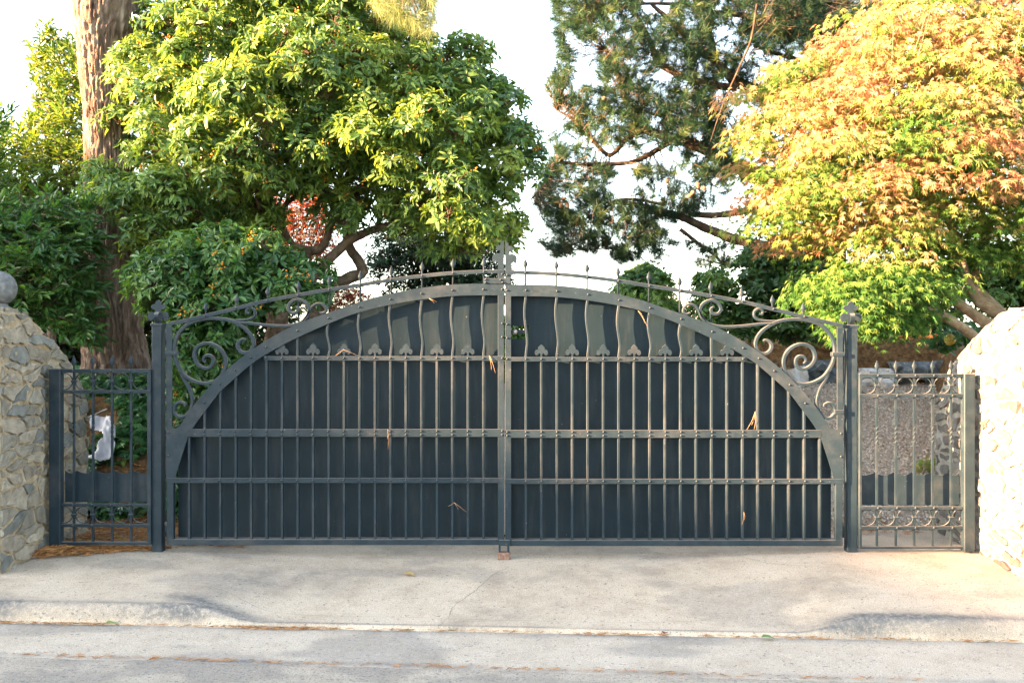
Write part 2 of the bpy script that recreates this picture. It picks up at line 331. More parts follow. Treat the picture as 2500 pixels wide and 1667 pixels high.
# thin cracks running across the slab
def crack(pts, wd, surf):
    P = crom(pts, 10); V = []; Fc = []
    for i, p in enumerate(P):
        j = 0.012*(N1(i*0.9, 3.3)-0.5); t = P[min(i+1, len(P)-1)]-P[max(i-1, 0)]; t /= np.linalg.norm(t)+1e-9
        w_ = wd*(0.4+0.9*N2(i*0.5, 1.0))
        for s in (-1, 1):
            x = p[0]-t[1]*(j+s*w_); y = p[1]+t[0]*(j+s*w_); V.append((x, y, float(surf(x, y))+0.0018))
    for i in range(len(P)-1): Fc.append((2*i, 2*i+1, 2*i+3, 2*i+2))
    return mesh('crack', V, Fc)
M['crack'] = noise_mat('crack_dark', [(0.3, (0.10, 0.09, 0.075)), (0.7, (0.22, 0.20, 0.17))], scale=30, rough=1)
link('crack', crack([(-0.02, -0.24), (-0.13, -0.45), (-0.22, -0.72), (-0.34, -1.0), (-0.36, -1.2), (-0.41, -1.36)], 0.0014, pave_z), M['crack'], pavement)
link('crack', crack([(-3.1, -0.93), (-2.2, -0.86), (-1.75, -0.92), (-1.3, -1.17), (-0.6, -1.21), (0.1, -1.25), (0.9, -1.24), (1.5, -1.08), (2.2, -1.0), (3.0, -1.06)], 0.0010, pave_z), M['crack'], pavement)
link('crack', crack([(1.55, -0.02), (1.62, -0.14), (1.72, -0.25), (1.95, -0.37)], 0.0016, pave_z), M['crack'], pavement)

def zdrive(y): return -0.075+0.165*np.clip(np.asarray(y, float)-0.6, 0, None)
def land(x, y):
    x = np.asarray(x, float); y = np.asarray(y, float)
    zd = zdrive(np.minimum(y, 6.4))
    wl = 1-sstep(-2.35, -1.75, x)
    zl = -0.05+1.05*sstep(0.75, 2.5, y)
    zr = np.maximum(1.12+0.06*np.clip(y-2, 0, 6), zd)
    wr = np.maximum(sstep(0.0, 0.3, x-(3.85+0.33*(y-1.2)))*sstep(0.1, 0.5, y), sstep(6.25, 6.55, y))
    z = zd*(1-wl)+zl*wl
    z = z*(1-wr)+zr*wr
    z = z+0.05*(N1.fbm(x*2.3, y*2.3, 4)-0.47)*sstep(0.7, 1.2, y)
    far = sstep(13, 24, y); return z*(1-far)+(-0.6)*far
xs2 = np.concatenate([np.linspace(-16, -5, 30)[:-1], np.linspace(-5, 7, 170), np.linspace(7, 18, 30)[1:]])
ys2 = np.concatenate([np.linspace(0.62, 9, 130)[:-1], np.linspace(9, 26, 30)])
X, Y = np.meshgrid(xs2, ys2, indexing='ij')
link('garden_ground', grid_mesh('garden_ground', X, Y, land(X, Y)-0.02*((X > -1.9) & (Y < 6.2)) - 0.06*(Y < 0.8)), M['soil'], kind='structure')
xs3 = np.linspace(-2.0, 6.2, 140); ys3 = np.linspace(0.70, 6.25, 110); X, Y = np.meshgrid(xs3, ys3, indexing='ij')
zz = zdrive(Y)+0.03*(N1.fbm(X*2.3, Y*2.3, 4)-0.47)+0.012*(N2.fbm(X*12, Y*12, 2)-0.4)
link('gravel_drive', grid_mesh('gravel_drive', X, Y, zz), M['gravel'], kind='structure')
gm = mesh('ground', [(-2500, -2500, -0.75), (2500, -2500, -0.75), (2500, 2500, -0.75), (-2500, 2500, -0.75)], [(0, 1, 2, 3)])
link('ground', gm, M['verge'], kind='structure')
# far hill seen just over the arch
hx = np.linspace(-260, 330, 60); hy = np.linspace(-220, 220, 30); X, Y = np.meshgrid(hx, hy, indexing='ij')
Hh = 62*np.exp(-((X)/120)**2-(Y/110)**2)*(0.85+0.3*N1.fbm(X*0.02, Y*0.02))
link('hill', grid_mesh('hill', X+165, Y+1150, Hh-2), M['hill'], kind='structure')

# ------------------------------------------------------------------ unseen house, added up the street and sized to shade the entrance
H = empty('shade_house', (-48, -16, -0.4), 'unseen flat roofed block added up the street to shade the entrance', 'shadow caster')
def hpart(name, x0, x1, y0, y1, z0, z1, m, par=None, b=0.02):
    return link(name, mesh(name, *bevel_box(x0+48, x1+48, y0+16, y1+16, z0+0.4, z1+0.4, b)), m, par or H)
hpart('wall', -55, -45, -15.85, -9.2, -0.6, 10.75, M['render_wall']); hpart('roof', -55.2, -44.9, -15.95, -9.0, 10.76, 11.0, M['roof'])
hpart('shade_storey', -54, -45.4, -14.6, -9.4, 11.01, 11.7, M['render_wall'])  # extra height added to raise the shade line on the conifer trunk
hpart('wall', -54, -45.3, -30, -15.9, -0.6, 9.6, M['render_wall']); hpart('roof', -54.2, -45.1, -30.2, -16.0, 9.61, 9.85, M['roof'])
for yy in (-28.2, -24.8, -21.4, -18.0, -14.2, -11.6):
    for zz_ in (0.9, 3.8, 6.7):
        wn = hpart('window', -45.29 if yy < -15.9 else -44.99, -45.22 if yy < -15.9 else -44.93, yy, yy+1.5, zz_, zz_+1.4, M['render_wall'])
        q = link('pane', mesh('pane', *boxm(wn.data.vertices[0].co.x+0.06, wn.data.vertices[0].co.x+0.075, yy+16.1, yy+17.4, zz_+0.5, zz_+1.7)), M['glass'], wn)

# ------------------------------------------------------------------ the double gate
Y_SHEET = 0.020
YB0, YB1 = -0.058, -0.025        # bars
YR0, YR1 = -0.066, -0.058        # rails, arch
AXIS = 1232.0
ARCH_OUT = [(447, 1036), (476, 993), (511, 951), (549, 911), (587, 879), (625, 851), (674, 820), (727, 793), (776, 774), (826, 757), (900, 732), (965, 716), (1031, 704), (1107, 696), (1170, 694), (1230.5, 695)]
ARCH_IN = [(436, 1163), (439, 1150), (456, 1096), (468, 1061), (485, 1032), (506, 1004), (542, 957), (581, 921), (617, 890), (651, 867), (699, 840), (731, 824), (807, 790), (880, 763), (955, 745), (1030, 732), (1103, 724), (1170, 722), (1230.5, 722)]
AO = crom(ARCH_OUT, 6); AI = crom(ARCH_IN, 6)
def arch_mid(px): return 0.5*(np.interp(px, AO[:, 0], AO[:, 1])+np.interp(px, AI[:, 0], AI[:, 1]))
TOP = crom([(413, 793.5), (507, 772), (582, 753.6), (657, 735.4), (731, 721.7), (805.6, 709), (879, 697.8), (954, 685.5), (1031, 675.6), (1105, 668.6), (1182, 665), (1231, 664.3)], 6)
def top_y(px): return float(np.interp(px, TOP[:, 0], TOP[:, 1]))
def c2(pts): return [(380+x/3.137, 650+y/3.137) for x, y in pts]
SCROLLS = {
 'large_scroll': (c2([(398, 738), (383, 715), (395, 688), (428, 682), (456, 707), (453, 748), (418, 778), (372, 772), (330, 735), (312, 680), (332, 622), (390, 592), (452, 597), (512, 636), (548, 700), (548, 765), (520, 833), (470, 878), (400, 894), (325, 882), (245, 838), (195, 770), (166, 690), (162, 600), (190, 522), (250, 456), (335, 417), (440, 401), (560, 410), (642, 440), (712, 490), (755, 550), (764, 602), (744, 645), (700, 663), (658, 645), (642, 605), (657, 572), (690, 558), (706, 568)]), 0.0235),
 'hook_scroll': (c2([(735, 360), (716, 362), (709, 342), (724, 324), (752, 324), (774, 348), (772, 378), (745, 401), (700, 412), (630, 416), (560, 412)]), 0.0165),
 'ring_scroll': (c2([(640, 432), (720, 437), (800, 446), (900, 455), (1000, 458), (1070, 450), (1130, 428), (1172, 385), (1185, 325), (1155, 277), (1098, 256), (1046, 280), (1028, 325), (1050, 358), (1090, 355), (1104, 326), (1086, 308)]), 0.0215),
 'small_scroll': (c2([(1140, 420), (1180, 365), (1205, 318), (1240, 291), (1280, 290), (1310, 318), (1313, 345), (1286, 360), (1262, 350)]), 0.0165),
 'tail_scroll': (c2([(205, 800), (232, 862), (268, 920), (292, 985), (298, 1040), (282, 1098), (240, 1142), (195, 1148), (160, 1112), (165, 1062), (200, 1036), (238, 1048), (247, 1066)]), 0.0205)}
rivet_me = mesh('rivet', *lathe([(0, 0.0066), (0.005, 0.0064), (0.0085, 0.0046), (0.0105, 0.0015)], 8), smooth=True)
rivet_me.transform(Matrix.Rotation(math.pi/2, 4, 'X')); rivet_me.materials.append(M['paint'])
def spear_mesh(stem):
    return lathe([(-stem, 0.0062), (0.020, 0.0062), (0.026, 0.0075), (0.034, 0.0125), (0.045, 0.0168), (0.054, 0.0160), (0.068, 0.0100), (0.080, 0.0035), (0.086, 0.0008)], 10, 0.62)
def fleur_poly(s=1.0):
    # trefoil head of a stopped bar, metres, origin at the rail
    h = [(0.006, 0.0), (0.006, 0.020), (0.011, 0.028), (0.018, 0.027), (0.023, 0.018), (0.032, 0.013), (0.041, 0.017), (0.046, 0.029), (0.044, 0.043), (0.034, 0.053), (0.022, 0.055), (0.023, 0.066), (0.016, 0.076), (0.0, 0.090)]
    return [(x*s, z*s) for x, z in h]+[(-x*s, z*s) for x, z in h[-2::-1]]
LILY = [(0.023, 0), (0.023, 0.027), (0.034, 0.038), (0.046, 0.0225), (0.060, 0.025), (0.070, 0.038), (0.073, 0.056), (0.067, 0.074), (0.055, 0.084), (0.038, 0.082), (0.022, 0.074), (0.019, 0.102), (0.034, 0.100), (0.047, 0.108), (0.051, 0.120), (0.045, 0.132), (0.033, 0.137), (0.022, 0.131), (0.022, 0.144), (0.014, 0.157), (0.0, 0.167)]
LILY2 = [(0.042, 0), (0.042, 0.058), (0.057, 0.070), (0.070, 0.058), (0.078, 0.066), (0.081, 0.092), (0.077, 0.107), (0.067, 0.118), (0.0486, 0.125), (0.027, 0.122), (0.024, 0.146), (0.037, 0.1415), (0.050, 0.145), (0.055, 0.157), (0.051, 0.171), (0.039, 0.180), (0.0235, 0.179), (0.023, 0.195), (0.015, 0.206), (0.0, 0.212)]
def build_leaf(right):
    sgn = 1 if right else -1
    def mx(px): return gx(2*AXIS-px) if right else gx(px)
    dz = -0.0062 if right else 0.0
    def mz(py): return gz(py)+dz
    hx = mx(420)
    lab = ('right leaf of the arched dark gate, with the latch opening, sun warming its bars' if right else
           'left leaf of the arched dark gate, mostly in bluish shade, beside the ivy covered side')
    root = empty('gate_leaf', (hx, 0, 0), lab, 'gate', 'leaves of the arched double gate')
    def P(name, VF, mat='paint', par=None, smooth=False, lab=None):
        V = [(v[0]-hx, v[1], v[2]) for v in VF[0]]; Fc = VF[1]
        if right: Fc = [tuple(reversed(f)) for f in Fc]
        return link(name, mesh(name, V, Fc, smooth), M[mat], par or root, label=lab)
    def bar(x0, x1, z0, z1, y0=YR0, y1=YR1, c=0.0015):
        a, b = sorted((mx(x0), mx(x1))); p, q = sorted((mz(z0), mz(z1)))
        VF = bevel_box(a, b, y0, y1, p, q, c)
        return (VF[0], [tuple(reversed(f)) for f in VF[1]]) if right else VF
    def rivet(par, px, py, y=YR0):
        o = bpy.data.objects.new('rivet', rivet_me); COL.objects.link(o); o.parent = par
        o.location = (mx(px)-hx, y, mz(py)); o.rotation_euler = (0, random.random()*6, 0); return o
    # sheet of metal behind the bars, following the arch, in columns so that the latch opening is real
    cols = sorted(set([433.0]+[float(v) for v in np.linspace(436, 1228, 90)]+[1173.0, 1216.0]))
    V = []; Fc = []
    def col_quads(xa, xb, za0, za1, zb0, zb1):
        i = len(V); V.extend([(mx(xa), Y_SHEET, za0), (mx(xb), Y_SHEET, zb0), (mx(xb), Y_SHEET, zb1), (mx(xa), Y_SHEET, za1), (mx(xa), Y_SHEET+0.004, za0), (mx(xb), Y_SHEET+0.004, zb0), (mx(xb), Y_SHEET+0.004, zb1), (mx(xa), Y_SHEET+0.004, za1)])
        Fc.extend([(i, i+1, i+2, i+3), (i+7, i+6, i+5, i+4), (i, i+4, i+5, i+1), (i+3, i+2, i+6, i+7)])
    zb = mz(1320)
    for a, b in zip(cols[:-1], cols[1:]):
        ta, tb = mz(arch_mid(max(a, 447))), mz(arch_mid(max(b, 447)))
        if right and a >= 1172.9 and b <= 1216.1:
            col_quads(a, b, zb, mz(825), zb, mz(825)); col_quads(a, b, mz(793), ta, mz(793), tb)
        else: col_quads(a, b, zb, ta, zb, tb)
    P('sheet', (V, Fc), 'sheet')
    # arched band with its gusset at the hinge
    outer = [(413, 1168), (413, 1044), (437, 1044)]+[tuple(p) for p in AO]
    inner = [(436, 1168)]+[tuple(p) for p in AI]
    pts = [(mx(a), mz(b)) for a, b in outer+inner[::-1]]
    arch = P('arch_band', plate(pts, YR0, YR1))
    P('hinge_stile', bar(413.5, 428, 797, 1045))
    P('hinge_stile', bar(414.5, 431, 1172, 1312, YR0+0.001, YR1+0.03))
    ms = P('meeting_stile', bar(1216, 1230.5, 664 if not right else 668, 1316, YR0+0.0012, YR1+0.077))
    for k in range(3): rivet(ms, 1226, (671, 790, 823)[k], YR0+0.001)
    tr = P('top_rail', sweep_xz([(mx(a), mz(b)) for a, b in TOP], 0.0255, YR0, YR1, 0.0015))
    up = P('upper_rail', bar(650, 1231, 869, 879.5)); md = P('middle_rail', bar(466, 1231, 1045, 1064, YR0-0.001)); lo = P('lower_rail', bar(414, 1231, 1163, 1175.5, YR0-0.0012)); P('bottom_rail', bar(414, 1231, 1311.5, 1325.5, YR0+0.002, YR1+0.077, 0.003))
    for px in (1226,): rivet(up, px, 874); rivet(md, px, 1050, YR0-0.001); rivet(md, px, 1059, YR0-0.001)
    for k in range(20):
        px = 468+37.5*k
        flr = (k >= 6 and k % 2 == 0)
        wv = k >= 9 and not flr
        topy = 871 if (flr or k == 5) else float(arch_mid(px))
        path = [(px, 1314), (px, 1175), (px, 1050), (px, 874)] if topy < 870 else [(px, 1314), (px, max(topy, 872))]
        if topy < 870:
            if wv:
                n = 14; L = 874-topy; ph = 0.5*random.random()
                for i in range(1, n+1):
                    t = i/n; path.append((px+3.4*math.sin(t*2*math.pi*1.08+ph)*sstep(0, 0.25, t)*(1 if right else -1)*-1, 874-L*t))
            else: path.append((px, topy))
        jx = 0.5*(random.random()-0.5)
        pth = [(mx(a+jx), mz(b)) for a, b in path]
        P('bar', sweep_xz(pth, 0.0158, YB0, YB1, 0.002))
        if flr:
            s = 1.0+0.04*(random.random()-0.5)
            P('fleur_head', plate([(mx(px)+a, mz(870)+b) for a, b in fleur_poly(s)], YB0-0.001, YB0+0.006))
        if k >= 5: rivet(up, px, 874)
        if k >= 1: rivet(md, px, 1050, YR0-0.001); rivet(md, px, 1059, YR0-0.001)
        rivet(lo, px, 1169, YR0-0.0012)
        if not flr and k > 0: rivet(arch, px, float(arch_mid(px)))
    rivet(arch, 419, 1054); rivet(arch, 419, 1110); rivet(arch, 1226, 708)
    for k in range(10):
        px = 507.2+74.95*k; ty = top_y(px)
        z0 = mz(ty)
        stem = 0.005
        if k >= 3: stem = abs(mz(float(arch_mid(px)))-z0)
        V, Fc = spear_mesh(stem)
        j = 1+0.05*(random.random()-0.5)
        sp = P('spear', ([(v[0]+mx(px), v[1]+(YB0+YB1)/2, v[2]*(j if v[2] > 0 else 1)+z0+0.012*(v[2] > 0)) for v in V], Fc), smooth=True)
        rivet(tr, px, ty)
    for nm, (pts, wd) in SCROLLS.items():
        C = crom(pts, 7); n = len(C)
        W = np.full(n, wd); e = max(6, n//12)
        W[:e] *= np.linspace(0.55, 1, e); W[-e:] *= np.linspace(1, 0.6, e)
        P(nm, sweep_xz([(mx(a), mz(b)) for a, b in C], W, YB0-0.003 if nm != 'hook_scroll' else YB0-0.001, YB1-0.001 if nm != 'ring_scroll' else YB1, 0.0035), smooth=False)
    P('collar', bar(411, 440, 857.5, 867, YR0-0.006, YB1+0.002, 0.002))
    if right: P('collar', bar(411, 434, 997, 1007, YR0-0.006, YB1+0.002, 0.002))
    # half of the lily over the meeting stiles
    cx = mx(1230.5); o = -1 if not right else 1
    P('lily_finial', plate([(cx, mz(664))]+[(cx+o*a, mz(664)+b) for a, b in LILY2], YR0+0.0005, YR1+0.002))
    if not right:
        cp = P('cover_plate', bar(1182, 1246, 681, 694.5, YR0-0.008, YR0-0.002))
        for a, b in ((1186, 684), (1186, 691), (1222, 685), (1227, 691)): rivet(cp, a, b, YR0-0.008)
        P('drop_bolt', bar(1217.5, 1222.5, 1322, 1362, -0.066, -0.050)); P('bolt_keeper', bar(1218, 1246, 1312, 1326.5, YR0-0.012, YR0+0.003, 0.003))
    else:
        P('drop_bolt', bar(1220, 1225.5, 1322, 1362, -0.066, -0.050))
        P('latch_bolt', bar(1172, 1222, 803, 812, 0.028, 0.046))
        V, Fc = lathe([(-0.018, 0.004), (-0.014, 0.012), (-0.005, 0.018), (0.005, 0.018), (0.014, 0.012), (0.018, 0.004)], 12)
        P('latch_knob', ([(v[0]+mx(1207), v[1]+0.020, v[2]+mz(808)) for v in V], Fc), 'steel', smooth=True)
    for py in (822, 1290):
        V, Fc = lathe([(-0.05, 0.011), (0.05, 0.011)], 10)
        P('hinge', ([(v[0]+mx(409), v[1]-0.02, v[2]+mz(py)) for v in V], Fc), smooth=True)
    return root
build_leaf(False); build_leaf(True)
stop = link('bolt_stop', mesh('bolt_stop', *bevel_box(-0.043, 0.043, -0.03, 0.03, 0, 0.055, 0.008)), M['rust'], label='small rusty block on the concrete under the middle of the gate', cat='gate stop', loc=(gx(1231), -0.05, float(pave_z(gx(1231), -0.05))-0.006))
bpy.context.view_layer.update()

# posts with lily finials
def gate_post(px0, px1, ytop, ybot, lab):
    xc = 0.5*(gx(px0)+gx(px1)); zb = gz(ybot); h = gz(ytop)-zb
    e = empty('gate_post', (xc, -0.005, zb), lab, 'post', 'posts of the arched gate')
    w2 = 0.036
    link('shaft', mesh('shaft', *bevel_box(-w2, w2, -w2, w2, -0.05, h, 0.006)), M['paint'], e)
    link('cap', mesh('cap', *bevel_box(-w2-0.006, w2+0.006, -w2-0.006, w2+0.006, h-0.016, h+0.004, 0.003)), M['paint'], e)
    L = LILY+[(-a, b) for a, b in LILY[-2::-1]]
    f = link('lily_finial', mesh('lily_finial', *plate([(a, b+h) for a, b in L], -0.008, 0.004)), M['paint'], e)
    st = crom([(0, 0), (-0.03, 0.028), (-0.042, 0.055), (-0.028, 0.078), (-0.010, 0.082)], 5)
    V = []; Fc = []
    for i, (yy, zz_) in enumerate(st): V += [(-0.015, yy-0.008, zz_+h), (0.015, yy-0.008, zz_+h), (0.015, yy, zz_+h-0.004), (-0.015, yy, zz_+h-0.004)]
    for i in range(len(st)-1):
        for k in range(4): Fc.append((i*4+k, i*4+(k+1) % 4, i*4+4+(k+1) % 4, i*4+4+k))
    link('curled_strap', mesh('curled_strap', V, Fc), M['paint'], f)
    return e
gate_post(375, 400, 791, 1341, 'square dark post with lily finial between left gate leaf and ivy side fence')
gate_post(2064, 2089, 794, 1346, 'square dark post with lily finial between right gate leaf and gravel side fence')

# side fences
def twisted(x, z0, z1, tz0, tz1):
    zs = [z0]+list(np.linspace(tz0, tz1, 26))+[z1]; V = []; Fc = []
    for i, z in enumerate(zs):
        a = 0 if i == 0 else (math.pi*2 if i == len(zs)-1 else 2*math.pi*(i-1)/25)
        for k in range(4):
            t = a+math.pi/4+k*math.pi/2; V.append((x+0.0098*math.cos(t), -0.044+0.0098*math.sin(t), z))
    for i in range(len(zs)-1):
        for k in range(4): Fc.append((i*4+k, i*4+(k+1) % 4, i*4+4+(k+1) % 4, i*4+4+k))
    return V, Fc
def torus(x, y, z, R, r, n=28, m=6):
    V = []; Fc = []
    for i in range(n):
        a = 2*math.pi*i/n
        for k in range(m):
            b = 2*math.pi*k/m; rr = R+r*math.cos(b)*0.55; V.append((x+rr*math.cos(a), y+r*1.25*math.sin(b), z+rr*math.sin(a)))
    for i in range(n):
        for k in range(m): Fc.append((i*m+k, ((i+1) % n)*m+k, ((i+1) % n)*m+(k+1) % m, i*m+(k+1) % m))
    return V, Fc
def side_fence(xl, xr, post, bars, rows, rings_half, tw, lab, stile):
    t0, t1, s0, s1, pan0, m0, m1, n0, n1, b0, b1, tip = rows
    ox = gx((xl+xr)/2)
    e = empty('side_fence', (ox, 0, gz(b1)), lab, 'fence', 'low side fences beside the gate')
    def P(name, VF, par=None, smooth=False):
        return link(name, mesh(name, [(v[0]-ox, v[1], v[2]-gz(b1)) for v in VF[0]], VF[1], smooth), M['paint'], par or e)
    P('end_post', bevel_box(gx(post[0]), gx(post[1]), -0.085, -0.022, gz(b1)-0.02, gz(t0)+0.002, 0.005))
    def rail(a, b, yy=YR0):
        r = P('rail', bevel_box(gx(xl), gx(xr), yy, YR1, gz(b), gz(a), 0.0015))
        for x in bars:
            o = bpy.data.objects.new('rivet', rivet_me); COL.objects.link(o); o.parent = r; o.location = (gx(x)-ox, yy, (gz(a)+gz(b))/2-gz(b1))
        return r
    for a, b in ((t0, t1), (s0, s1), (m0, m1), (n0, n1)): rail(a, b)
    P('bottom_rail', bevel_box(gx(xl), gx(xr), YR0+0.004, YR1+0.03, gz(b1), gz(b0), 0.002))
    P('end_stile', bevel_box(gx(stile[0]), gx(stile[1]), YR0+0.002, YR1+0.025, gz(b0), gz(t0)-0.001, 0.002))
    for x in bars:
        P('bar', twisted(gx(x), gz(b0), gz(t0), gz(tw+22), gz(tw-22)))
        V, Fc = spear_mesh(0.005); P('spear', ([(v[0]+gx(x), v[1]-0.046, v[2]*1.05+gz(t0)) for v in V], Fc), smooth=True)
    cx = sorted([(a+b)/2 for a, b in zip(bars[:-1], bars[1:])]+rings_half)
    for za, zb in ((t1, s0), (m1, n0)):
        for x in cx: P('ring', torus(gx(x), -0.045, (gz(za)+gz(zb))/2, 0.0555, 0.0065), smooth=True)
        for x in bars: P('ring_collar', bevel_box(gx(x)-0.017, gx(x)+0.017, -0.060, -0.030, (gz(za)+gz(zb))/2-0.007, (gz(za)+gz(zb))/2+0.007, 0.002))
    # scalloped sheet
    ed = [xl]+list(bars)+[xr]; top = []
    for a, b in zip(ed[:-1], ed[1:]):
        for i in range(9):
            t = i/8; top.append((gx(a+(b-a)*t), gz(pan0)-0.020*math.sin(math.pi*t)))
    V = []; Fc = []
    for x, z in top: V += [(x, -0.002, gz(m0)), (x, -0.002, z), (x, 0.002, gz(m0)), (x, 0.002, z)]
    for i in range(len(top)-1):
        a = 4*i; Fc += [(a, a+4, a+5, a+1), (a+2, a+3, a+7, a+6), (a+1, a+5, a+7, a+3)]
    P('scalloped_sheet', (V, Fc))
    return e
side_fence(159, 376, (132.6, 160), [187.5, 234, 280, 326], (900, 909, 951, 959, 1148, 1225, 1232, 1274, 1282, 1318, 1325, 867), [164.5, 349.5], 1050,
           'low dark side fence with rings in front of the ivy, beside the left stone wall', (367, 376))
side_fence(2090, 2342, (2341, 2367.5), [2135, 2181, 2225.5, 2270, 2315], (911.6, 920.5, 960.7, 969, 1153, 1232, 1240, 1280, 1288, 1329, 1335, 877), [2112, 2337], 1060,
           'low dark side fence with rings in front of the gravel, beside the right stone wall', (2090, 2096.5))

# ------------------------------------------------------------------ rubble walls, stone by stone
def clip(poly, a, b, c):
    """keep a*x+b*y <= c"""
    out = []
    for i in range(len(poly)):
        p, q = poly[i], poly[(i+1) % len(poly)]
        dp, dq = a*p[0]+b*p[1]-c, a*q[0]+b*q[1]-c
        if dp <= 0: out.append(p)
        if (dp < 0 < dq) or (dq < 0 < dp):
            t = dp/(dp-dq); out.append((p[0]+(q[0]-p[0])*t, p[1]+(q[1]-p[1])*t))
    return out
def cells(dom, sw, sh, rng, jit=0.42):
    s = [p[0] for p in dom]; t = [p[1] for p in dom]; seeds = []
    z = min(t)-sh/2; row = 0
    while z < max(t)+sh:
        x = min(s)-sw+rng.random()*sw
        while x < max(s)+sw:
            seeds.append((x+(rng.random()-0.5)*sw*jit*2, z+(rng.random()-0.5)*sh*jit*2+0.12*(x-min(s))*((row % 3)-1)*0.5)); x += sw*(0.65+0.8*rng.random())
        z += sh*(0.8+0.4*rng.random()); row += 1
    k = sh/sw; out = []
    for i, (x, y) in enumerate(seeds):
        poly = list(dom)
        for j, (u, v) in enumerate(seeds):
            if i == j or abs(u-x) > 3*sw or abs(v-y) > 3*sh: continue
            a, b = 2*(u-x)*k*k, 2*(v-y); c = (u*u-x*x)*k*k+(v*v-y*y)
            poly = clip(poly, a, b, c)
            if len(poly) < 3: break
        if len(poly) >= 3: out.append(poly)
    return out
def stone(poly, gap, h, rng):
    """one irregular stone on a cell: V in (s, t, out)"""
    P = np.array(poly); c = P.mean(0)
    area = 0.5*abs(sum(P[i, 0]*P[(i+1) % len(P), 1]-P[(i+1) % len(P), 0]*P[i, 1] for i in range(len(P))))
    if area < 0.0012: return None
    pts = []
    for i in range(len(P)):
        p, q = P[i], P[(i+1) % len(P)]; L = np.linalg.norm(q-p)
        pts.append(p*0.95+0.025*(P[i-1]+q) if L > 0.02 else p)
        m_ = 3 if L > 0.10 else (2 if L > 0.05 else 1)
        for t in range(1, m_): pts.append(p+(q-p)*t/m_+(rng.random(2)-0.5)*0.020)
    if len(pts) < 3: return None
    Q = np.array(pts); r = np.linalg.norm(Q-c, axis=1)[:, None]+1e-6
    Q = c+(Q-c)*np.maximum(0.35, (r-gap*(0.5+1.3*rng.random((len(Q), 1))))/r)
    n = len(Q); V = []; tilt = (rng.random(2)-0.5)*0.18
    rings = [(1.03, -0.03), (1.0, h*0.6), (0.95, h*0.95), (0.6, h)]
    for f, o in rings:
        for i in range(n):
            p = c+(Q[i]-c)*f
            d = float((p-c)@tilt) if o > 0 else 0
            V.append((p[0]+(rng.random()-0.5)*0.004, p[1]+(rng.random()-0.5)*0.004, o+d+(rng.random()-0.5)*0.007*(o > 0)))
    V.append((c[0], c[1], h*(0.95+0.2*(rng.random()-0.3)))); Fc = []
    for k in range(3):
        for i in range(n): Fc.append((k*n+i, k*n+(i+1) % n, (k+1)*n+(i+1) % n, (k+1)*n+i))
    for i in range(n): Fc.append((3*n+i, 3*n+(i+1) % n, 4*n))
    return V, Fc
PROF = [(-0.66, 1.585), (-0.34, 1.585), (-0.12, 1.49), (0.08, 1.395), (0.24, 1.315), (0.38, 1.225), (0.52, 1.10), (0.64, 0.93)]
